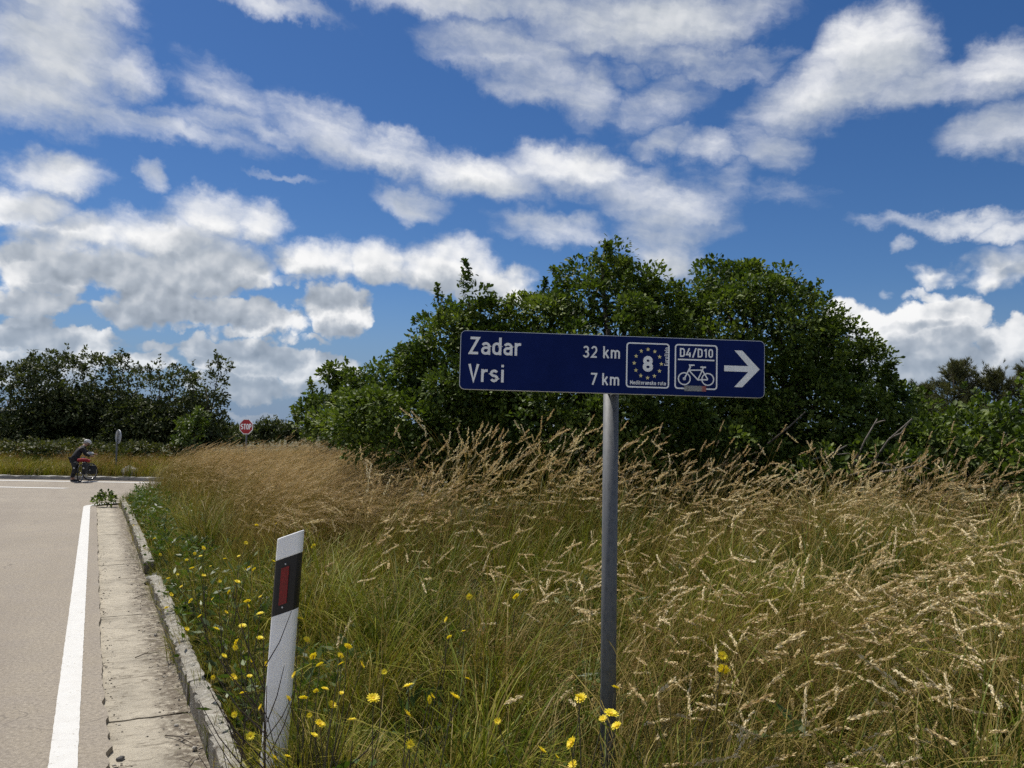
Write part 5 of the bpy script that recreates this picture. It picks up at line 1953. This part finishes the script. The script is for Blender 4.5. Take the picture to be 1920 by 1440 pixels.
def build_grass():
    cnt = {}
    hid = lambda y, az: np.where((y > 10.6) & (az > -9), 0.12, 1.0)
    hole = lambda y, az: 1 - 0.8 * np.exp(-(((az - 11) / 5.0) ** 2 + ((y - 8.3) / 1.1) ** 2))
    # ---- low blades and thatch, the floor of the meadow
    bl = [t_green(100 + i, 170, 0.42, (0.14, 0.42), 0.05 + 0.03 * i, dark=0.35) for i in range(8)]  # tone lowered: shade between the tussocks put into the blade colour

    def k_green(x, y, az, dist, s):
        return verge(s, y, 1.22) * np.clip(7.5 / dist, 0.3, 1) * hid(y, az)
    P, r_ = field_points(8.0, 1.0, 19.4, -10.5, 12, 1, k_green)
    cnt['green'] = lay('meadow_grass', 'green and straw grass blades covering the roadside verge', 'grass', bl, P, r_, lambda n: r_.normal(0, 0.9, n), 0.8, 1.2, 0.03)
    # ---- tussocks of long arching blades with dark gaps between
    tu = [t_tussock(160 + i, 80, (0.42, 0.80 + 0.02 * i), straw=0.08 + 0.07 * i) for i in range(8)]

    def k_tus(x, y, az, dist, s):
        return verge(s, y, 1.12) * np.clip(6.0 / dist, 0.35, 1) * hid(y, az) * hole(y, az) * (0.08 + 0.92 * smooth(0.35, 0.65, patch(x, y, 2.6, 0.9)))
    P, r_ = field_points(12.5, 1.3, 15, -7, 11, 12, k_tus)
    cnt['tussock'] = lay('tussock_grass', 'tussocks of long arching grass blades with dark gaps between', 'grass', tu, P, r_, lambda n: r_.normal(0, 0.7, n), 0.60, 1.32, 0.06)
    # ---- short grass close to the kerb
    sm = [t_green(150 + i, 34, 0.11, (0.20, 0.42), 0.25) for i in range(6)]

    def k_small(x, y, az, dist, s):
        return verge(s, y, 0.79) * (s < 1.75) * np.clip(8 / dist, 0.35, 1)
    P, r_ = field_points(95, 1.0, 19.2, -10.0, 2.5, 11, k_small)
    s_ = TY * P[:, 0] - TX * P[:, 1]
    cnt['kerb'] = lay('kerbside_grass', 'short green grass fringing the kerb', 'grass', sm, P, r_, lambda n: r_.normal(0, 1.2, n), 0.75, 1.25, 0.12, zs=np.clip(0.6 + 0.6 * (s_ - 0.8), 0.6, 1.1))

    def k_spill(x, y, az, dist, s):
        return ((s > 0.69) & (s < 0.80) & (y < 18.5)) * (0.25 + 0.75 * patch(x, y, 3.1, 1.7))
    P, r_ = field_points(150, 2.0, 18.5, -9.5, 1.0, 21, k_spill)
    cnt['spill'] = lay('spilling_grass', 'grass spilling over the kerb towards the gutter', 'grass', sm, P, r_, lambda n: r_.normal(3.63, 0.55, n), 0.5, 0.95, 0.12)

    P = []
    r_ = np.random.default_rng(77)
    for k in range(120):
        a, q = r_.uniform(0, 6.28), 0.05 + 0.24 * math.sqrt(r_.random())
        x, y = -1.01 + q * math.cos(a) * 1.2, 3.28 + q * math.sin(a) * 0.75
        if TY * x - TX * y > 0.76:
            P.append((x, y, gz(x, y)))
    P = np.array(P)
    cnt['foot'] = lay('post_foot_grass', 'green grass hiding the foot of the delineator post', 'grass', sm, P, r_, lambda n: r_.normal(0, 1.2, n), 0.9, 1.45, 0.1)

    # ---- golden fine seed heads, the wind-combed mass towards the junction
    gold = [t_heads(200 + i, 95, 0.42, (0.98, 1.42), 0.20, 32, 0.0145, 0.0042, 0.011, HEAD_GOLD, (0.10, 0.36), (0.8, 1.8), 60, 0.35, per=7) for i in range(6)]

    def k_gold(x, y, az, dist, s):
        return smooth(-7.0, -11.5, az) * smooth(6.4, 9.0, dist) * verge(s, y, 1.5) * (0.75 + 0.25 * patch(x, y, 0.8, 2.0))
    P, r_ = field_points(9.5, 5.5, 19.2, -10.5, 1.0, 2, k_gold)
    cnt['gold'] = lay('golden_grass', 'golden feathery dry grass bending in the wind beside the junction', 'grass', gold, P, r_, lambda n: r_.normal(0.15, 0.3, n), 0.92, 1.12, 0.03)

    # ---- pale nodding heads, foreground and right
    pale = [t_tussock(300 + i, 26, (0.40, 0.80), (0.0028, 0.006), 0.55, 0.07, 8 + i % 5, HEAD_PALE, (0.80, 1.28)) for i in range(8)]

    def k_pale(x, y, az, dist, s):
        a = verge(s, y, 1.35) * (0.20 + 0.80 * smooth(-1, 10, az)) * np.where((y > 10.0) & (az > -9), 0.0, 1.0) * np.where((az < -12) & (dist > 7), 0.25, 1.0)
        return a * hole(y, az) * (0.12 + 0.88 * smooth(0.3, 0.7, patch(x, y, 1.9, 1.1))) * smooth(1.6, 2.3, dist)
    P, r_ = field_points(12.5, 1.6, 13, -5, 10.5, 3, k_pale)
    q = np.random.default_rng(91)
    az, dd = np.radians(q.uniform(-2, 37, 60)), q.uniform(2.2, 4.8, 60)
    x, y = dd * np.sin(az), dd * np.cos(az)
    P = np.concatenate([P, np.stack([x, y, ground_z(x, y)], 1)])
    cnt['pale'] = lay('seeding_grass', 'dry grass with pale nodding seed heads in front of the scrub', 'grass', pale, P, r_, lambda n: r_.normal(0.1, 0.6, n), 0.72, 1.08, 0.06)

    # ---- fine brown haze of small heads
    brown = [t_heads(400 + i, 60, 0.45, (0.55, 0.95), 0.14, 24, 0.009, 0.0028, 0.014, HEAD_BROWN, (0.05, 0.4), (0.5, 1.7), 30, 0.9, w=0.0018) for i in range(6)]

    def k_brown(x, y, az, dist, s):
        a = verge(s, y, 1.5) * np.where((y > 10.0) & (az > -9), 0.0, 1.0) * (0.22 + 0.78 * smooth(3, 12, az))
        return a * hole(y, az) * (0.05 + 0.95 * smooth(0.35, 0.75, patch(x, y, 1.2, 3.7)))
    P, r_ = field_points(3.2, 1.8, 12, -5, 10.5, 4, k_brown)
    cnt['brown'] = lay('brown_grass', 'fine reddish brown grass mixed through the meadow', 'grass', brown, P, r_, lambda n: r_.normal(0.1, 0.7, n), 0.80, 1.1, 0.05)

    # ---- the belt of taller grass at the foot of the oak bushes
    tall = [t_heads(500 + i, 22, 0.40, (0.82, 1.28), 0.13, 38, 0.0165, 0.0062, 0.006, HEAD_PALE if i % 2 else HEAD_GOLD, (0.03, 0.30), (0.35, 1.6), 50, 1.0) for i in range(6)]

    def k_tall(x, y, az, dist, s):
        return smooth(6.0, 7.2, y) * smooth(9.4, 8.6, y) * smooth(-13, -9, az) * verge(s, y, 1.5) * hole(y, az) * (0.2 + 0.8 * smooth(0.3, 0.7, patch(x, y, 1.6, 0.2)))
    P, r_ = field_points(8.0, 5.9, 10.4, -3, 8.5, 5, k_tall)
    azp = np.degrees(np.arctan2(P[:, 0], P[:, 1]))
    cnt['tall'] = lay('tall_grass', 'taller dry grass standing against the dark foot of the oak bushes', 'grass', tall, P, r_, lambda n: r_.normal(0.1, 0.8, n), 0.82, 1.08, 0.04, zs=1 + 0.30 * smooth(7.0, 0.0, azp))

    # ---- weeds beside the kerb
    wd = [t_weed(600 + i) for i in range(6)]

    def k_weed(x, y, az, dist, s):
        return verge(s, y, 0.75) * np.maximum(smooth(2.6, 1.1, s) * (0.3 + 0.7 * patch(x, y, 2.3, 5.0)), 0.22 * (y < 9) * smooth(0.5, 0.8, patch(x, y, 1.5, 2.2)))
    P, r_ = field_points(30, 2.0, 18.5, -9.5, 8, 6, k_weed)
    cnt['weed'] = lay('weeds', 'low leafy weeds along the kerb', 'weeds', wd, P, r_, lambda n: r_.uniform(0, 6.28, n), 0.7, 1.4, 0.15)

    # ---- meadow beyond the crossing road
    fg = [t_green(700 + i, 330, 1.3, (0.4, 0.85), 0.3, w=(0.010, 0.022)) for i in range(5)] + [t_heads(720 + i, 90, 1.3, (0.6, 1.0), 0.18, 12, 0.03, 0.009, 0.016, HEAD_BROWN, (0.1, .4), (.6, 1.5), 120, .8, w=0.006) for i in range(3)]
    r_ = np.random.default_rng(7)
    n = 420
    y = 32.5 + 13 * r_.random(n) ** 1.2
    az = np.radians(r_.uniform(-38, -8, n))
    x = y * np.tan(az)
    P = np.stack([x, y, ground_z(x, y)], 1)
    cnt['far'] = lay('far_meadow_grass', 'olive meadow grass beyond the crossing road', 'grass', fg, P, r_, lambda n: r_.uniform(-1, 1, n), 0.8, 1.1, 0.03)
    print('tufts', cnt)


build_grass()


# ------------------------------------------------------------------ yellow wildflowers
FLOWERS = [(315, 1085), (333, 1077), (360, 1066), (365, 1038), (376, 1043), (381, 1028), (422, 1048), (448, 1043), (461, 1018), (481, 985), (518, 982), (467, 1064), (477, 1068), (460, 1068), (445, 1091), (382, 1079), (321, 1115), (358, 1127), (399, 1123), (464, 1128), (465, 1136), (489, 1119), (488, 1151), (424, 1148), (375, 1156), (312, 1140), (513, 1053), (554, 1068), (588, 1024), (455, 1174), (444, 1204), (441, 1214), (488, 1197), (437, 1270), (468, 1268), (552, 1266), (489, 1326), (588, 1231), (600, 1247), (638, 1230), (640, 1245), (678, 1247), (593, 1296), (609, 1292), (569, 1310), (580, 1341), (600, 1358), (589, 1379), (623, 1322), (514, 1421), (538, 1419), (540, 1310), (652, 1213), (880, 1119), (968, 1119), (837, 1162), (843, 1195), (869, 1184), (766, 1287), (810, 1306), (804, 1312), (852, 1307), (876, 1273), (763, 1339), (933, 1353), (1072, 1394), (1016, 1408), (1043, 1419), (1074, 1434), (1085, 1308), (1154, 1290), (1156, 1362), (1131, 1348), (1146, 1339), (769, 1395), (1354, 1230), (1357, 1256), (380, 1360), (250, 985), (1090, 1310), (245, 1000), (340, 1100), (395, 1062), (412, 1090), (430, 1110), (350, 1180), (405, 1180), (420, 1230), (470, 1240), (400, 1270), (455, 1300), (500, 1245), (350, 1050), (300, 1040), (290, 1010), (530, 1180), (575, 1200), (560, 1160), (640, 1300), (660, 1350), (700, 1310), (720, 1260), (470, 1380), (440, 1340)]


def build_flowers():
    r = random.Random(5)
    petal = NT('yellow_petal')
    petal.set(Base_Color=petal.mix(petal.n('ShaderNodeObjectInfo').outputs['Random'], (0.84, 0.64, 0.012), (0.90, 0.78, 0.035)), Roughness=0.6)
    tr = petal.n('ShaderNodeBsdfTranslucent')
    tr.inputs[0].default_value = (0.9, 0.72, 0.02, 1)
    ms = petal.n('ShaderNodeMixShader')
    ms.inputs[0].default_value = 0.3
    petal.t.links.new(petal.bsdf.outputs[0], ms.inputs[1])
    petal.t.links.new(tr.outputs[0], ms.inputs[2])
    petal.t.links.new(ms.outputs[0], petal.out.inputs[0])
    eye = simple('flower_eye', (0.72, 0.46, 0.02), 0.8)
    stalk = simple('flower_stalk', (0.060, 0.052, 0.026), 0.8, var=0.4)
    leafm = simple('flower_leaf', (0.055, 0.085, 0.02), 0.6, var=0.3)

    def head_mesh(seed):
        q = random.Random(seed)
        mb = MB()
        for layer, (n, L, lift) in enumerate(((13, 1.0, 0.12), (11, 0.72, 0.32))):
            for k in range(n):
                a = 2 * math.pi * (k + q.uniform(-.2, .2) + 0.5 * layer) / n
                l_ = L * q.uniform(0.85, 1.08)
                w = 0.15
                ca, sa = math.cos(a), math.sin(a)
                z1, z2 = 0.08 + lift * 0.5, 0.10 + lift * q.uniform(0.7, 1.1)
                pts = [(0.10 * ca, 0.10 * sa, 0.05 + layer * 0.03), (0.6 * l_ * ca - w * sa, 0.6 * l_ * sa + w * ca, z1 * 1.1), (l_ * ca - w * .7 * sa, l_ * sa + w * .7 * ca, z2), (l_ * ca + w * .7 * sa, l_ * sa - w * .7 * ca, z2), (0.6 * l_ * ca + w * sa, 0.6 * l_ * sa - w * ca, z1 * 1.1)]
                mb.add(pts, [(0, 4, 3, 2, 1)])
        me = bpy.data.meshes.new('flower_head')
        me.from_pydata(mb.v, [], mb.f)
        me.materials.append(petal.m)
        return me

    heads = [head_mesh(i) for i in range(4)]
    cm = MB().ball((0, 0, 0.12), (0.24, 0.24, 0.16), n=8, m=4)
    cme = bpy.data.meshes.new('flower_centre')
    cme.from_pydata(cm.v, [], cm.f)
    cme.materials.append(eye)
    # find each head in space: where its sight line is a hand's breadth above the grass
    pts = []
    for (px, py) in FLOWERS:
        want = r.uniform(0.58, 0.86)
        best = None
        for Y in np.arange(2.2, 14, 0.05):
            p = spot(px, py, Y)
            h = p.z - gz(p.x, p.y)
            if TY * p.x - TX * p.y < 0.62:
                continue
            if h < want:
                best = p
                break
        if best is None:
            continue
        pts.append(best)
    left = list(range(len(pts)))
    plants = []
    while left:
        i = left.pop(0)
        grp = [i]
        for j in list(left):
            if len(grp) < 4 and (Vector((pts[j].x, pts[j].y)) - Vector((pts[i].x, pts[i].y))).length < 0.24:
                grp.append(j)
                left.remove(j)
        plants.append([pts[k] for k in grp])
    num = ['one', 'two', 'three', 'four']
    order = ['nearest', 'second', 'third', 'fourth', 'fifth', 'sixth', 'seventh', 'eighth', 'ninth', 'tenth'] + ['eleventh', 'twelfth', 'thirteenth', 'fourteenth', 'fifteenth', 'sixteenth', 'seventeenth', 'eighteenth', 'nineteenth', 'twentieth'] + ['twenty-' + q for q in ('first', 'second', 'third', 'fourth', 'fifth', 'sixth', 'seventh', 'eighth', 'ninth')] + ['thirtieth'] + ['thirty-' + q for q in ('first', 'second', 'third', 'fourth', 'fifth', 'sixth', 'seventh', 'eighth', 'ninth')]
    seen = {}
    plants.sort(key=lambda hs: sum(h.y for h in hs) / len(hs))
    for k, hs in enumerate(plants):
        c = sum(hs, Vector()) / len(hs)
        x, y = c.x - r.uniform(0.02, 0.10), c.y + r.uniform(-0.05, 0.05)
        s = TY * x - TX * y
        if s < 0.80:
            x += (0.80 - s) * TY
            y -= (0.80 - s) * TX
        g = gz(x, y)
        if x > 0.1:
            grp, where = 'yellow flowers near the sign pole', 'near the foot of the sign pole'
        elif x > -0.72 and y < 5:
            grp, where = 'yellow flowers between post and pole', 'between delineator post and sign pole'
        else:
            grp, where = 'yellow flowers beside the kerb and post', 'between kerb and delineator post'
        seen[grp] = seen.get(grp, -1) + 1
        lab = 'yellow wildflower with %s bloom%s, %s from viewer %s' % (num[len(hs) - 1], 's' if len(hs) > 1 else '', order[seen[grp]], where)
        root = tag(empty('yellow_wildflower', (x, y, g)), lab, 'flower', grp)
        base = Vector((x, y, g))
        fork = Vector((r.uniform(-.02, .02), r.uniform(-.02, .02), 0.18))
        for h in hs:
            q = h - base
            m = fork.lerp(q, 0.55) + Vector((r.uniform(-.03, .03), r.uniform(-.03, .03), 0.03))
            MB().tube([(0, 0, -0.02), tuple(fork), tuple(m), tuple(q)], [0.0032, 0.0026, 0.0019, 0.0015], 5, cap=False).build('stalk', stalk, root, smooth=True)
            sz = r.uniform(0.012, 0.022)
            o = link('flower_head', heads[r.randrange(4)], root, tuple(q), (r.uniform(0.1, 1.25), r.uniform(-0.6, 0.6), r.uniform(0, 6.28)))
            o.scale = (sz, sz, sz)
            link('flower_centre', cme, o)
        for j in range(6):
            a = r.uniform(0, 6.28)
            L = r.uniform(0.07, 0.13)
            z0 = r.uniform(0.0, 0.14)
            d = Vector((math.cos(a), math.sin(a), 0))
            n = Vector((-d.y, d.x, 0))
            MB().add([Vector((0, 0, z0)), d * L * .5 + n * .012 + Vector((0, 0, z0 + .05)), d * L + Vector((0, 0, z0 + .04)), d * L * .5 - n * .012 + Vector((0, 0, z0 + .05))], [(0, 1, 2), (0, 2, 3)]).build('leaf', leafm, root)
    print('flower plants', len(plants))


build_flowers()


def build_stalks():
    """dark branching stalks in front of the delineator post and in the meadow"""
    r = random.Random(21)
    m = simple('dark_stalk', (0.050, 0.033, 0.026), 0.8, var=0.4)
    spots = [(-1.02, 3.36, 0.92, 'tall dark branching stalk crossing the front of the delineator post'), (-1.10, 3.32, 0.66, 'shorter dark branching stalk at the foot of the delineator post'),
             (-0.95, 3.22, 0.74, 'dark branching stalk right of the delineator post'), (-0.62, 3.0, 0.46, 'dark stalk in the grass at the frame bottom right of the post')]
    for (x, y, h, lab) in spots:
        g = gz(x, y)
        root = tag(empty('dry_stalk', (x, y, g)), lab, 'plant', 'dark stalks round the post')
        top = Vector((r.uniform(-.05, .05), r.uniform(-.04, .04), h))
        MB().tube([(0, 0, -0.03), tuple(top * 0.5 + Vector((r.uniform(-.02, .02), 0, 0))), tuple(top)], [0.0048, 0.0036, 0.0016], 6, cap=False).build('stem', m, root, smooth=True)
        for k in range(7):
            f = 0.22 + 0.1 * k + r.uniform(-.03, .03)
            a = r.choice((-1, 1)) * r.uniform(0.25, 0.7)
            L = h * r.uniform(0.35, 0.6) * (1.1 - 0.4 * f)
            p0 = top * f
            p2 = p0 + Vector((math.sin(a) * L, r.uniform(-.3, .1) * L, math.cos(a) * L))
            MB().tube([tuple(p0), tuple(p0.lerp(p2, .5) + Vector((math.sin(a) * .02, 0, -.01))), tuple(p2)], [0.0028, 0.0022, 0.0012], 5, cap=False).build('branch', m, root, smooth=True)


build_stalks()


def build_gravel():
    """grit and crumbs washed against the kerb"""
    r = np.random.default_rng(3)
    n = 900
    t_ = r.uniform(1.5, 13, n)
    s = 0.605 - np.abs(r.normal(0, 0.10, n)) - 0.01
    edge = r.random(n) < 0.25
    s = np.where(edge, 0.15 + r.normal(0, 0.03, n) + 0.02, s)
    s = np.clip(s, 0.14, 0.60)
    x, y = s * TY + t_ * TX, -s * TX + t_ * TY
    z = road_z(y) - 0.030 - 0.016 * s + 0.001
    sz = r.uniform(0.003, 0.010, n) * np.where(r.random(n) < 0.08, 1.7, 1)
    O = np.array([(1, 0, 0), (-1, 0, 0), (0, 1, 0), (0, -1, 0), (0, 0, .7), (0, 0, -.5)], float)
    Fo = np.array([(0, 2, 4), (2, 1, 4), (1, 3, 4), (3, 0, 4), (2, 0, 5), (1, 2, 5), (3, 1, 5), (0, 3, 5)])
    V = np.stack([x, y, z], 1)[:, None] + sz[:, None, None] * O[None] * r.uniform(0.6, 1.3, (n, 6, 1))
    F = (Fo[None] + (np.arange(n) * 6)[:, None, None]).reshape(-1, 3)
    t = NT('grit')
    t.set(Base_Color=t.ramp(t.n('ShaderNodeAttribute', attribute_name='tone').outputs['Fac'], [(0, (0.07, 0.06, 0.05)), (0.5, (0.22, 0.19, 0.15)), (1, (0.42, 0.39, 0.33))]), Roughness=0.95)
    o = link('gravel', mesh_np('gravel', V.reshape(-1, 3), F, t.m, attrs={'tone': np.repeat(r.random(n), 6)}))
    tag(o, 'grit and crumbs washed along the gutter', 'gravel', kind='stuff')


build_gravel()


# ------------------------------------------------------------------ small things lying in the gutter
def build_litter():
    r = random.Random(9)
    twig = simple('fallen_twig', (0.075, 0.058, 0.042), 0.9, var=0.3)
    labs = ['thin dark twig lying across the gutter near the frame bottom', 'forked twig on the gutter slab by the kerb', 'short twig in the gutter farther along', 'dry twig beside the broken kerb', 'small twig on the near gutter slab']
    for lab, (s, t_, L, a) in zip(labs, [(0.46, 4.15, 0.30, 0.4), (0.50, 4.75, 0.26, -0.5), (0.44, 6.6, 0.2, 0.9), (0.55, 8.9, 0.3, 1.2), (0.52, 4.4, 0.16, 1.9)]):
        x, y = st_xy(s, t_)
        z = float(road_z(y)) - 0.030
        root = tag(empty('twig', (x, y, z), (0, 0, a)), lab, 'twig', 'twigs in the gutter')
        MB().tube([(-L / 2, 0, 0.003), (-L * .1, 0.012, 0.014), (L / 2, -0.01, 0.005)], [0.004, 0.0035, 0.0018], 5).build('stem', twig, root)
        MB().tube([(-L * .05, 0.01, 0.012), (L * .2, 0.06, 0.02)], [0.0025, 0.001], 5).build('offshoot', twig, root)
    stone = simple('gutter_stone', (0.36, 0.33, 0.28), 0.95, var=0.3, scale=20)
    dark = simple('dark_stone', (0.10, 0.095, 0.09), 0.95, var=0.3, scale=20)
    for i, (s, t_, q, m, lab) in enumerate([(0.66, 9.75, 0.075, LIME, 'grey rubble lump in the gap of the broken kerb'), (0.70, 9.95, 0.06, dark, 'dark rubble lump in the gap of the broken kerb'), (0.60, 9.55, 0.045, dark, 'small dark stone at the broken kerb'),
                                            (0.50, 5.0, 0.016, stone, 'pebble on the gutter slab'), (0.56, 4.6, 0.02, stone, 'pebble by the kerb near the frame bottom'), (0.22, 4.35, 0.02, dark, 'dark asphalt crumb at the ragged road edge'), (0.20, 4.62, 0.026, dark, 'larger asphalt crumb at the ragged road edge'), (0.53, 7.2, 0.018, stone, 'pebble by the kerb farther along')]):
        x, y = st_xy(s, t_)
        rock('stone', (x, y, float(road_z(y)) - 0.035 + q * 0.4), (q, q * 0.8, q * 0.6), 30 + i, m, lab, 'stone', 'stones in the gutter')


build_litter()
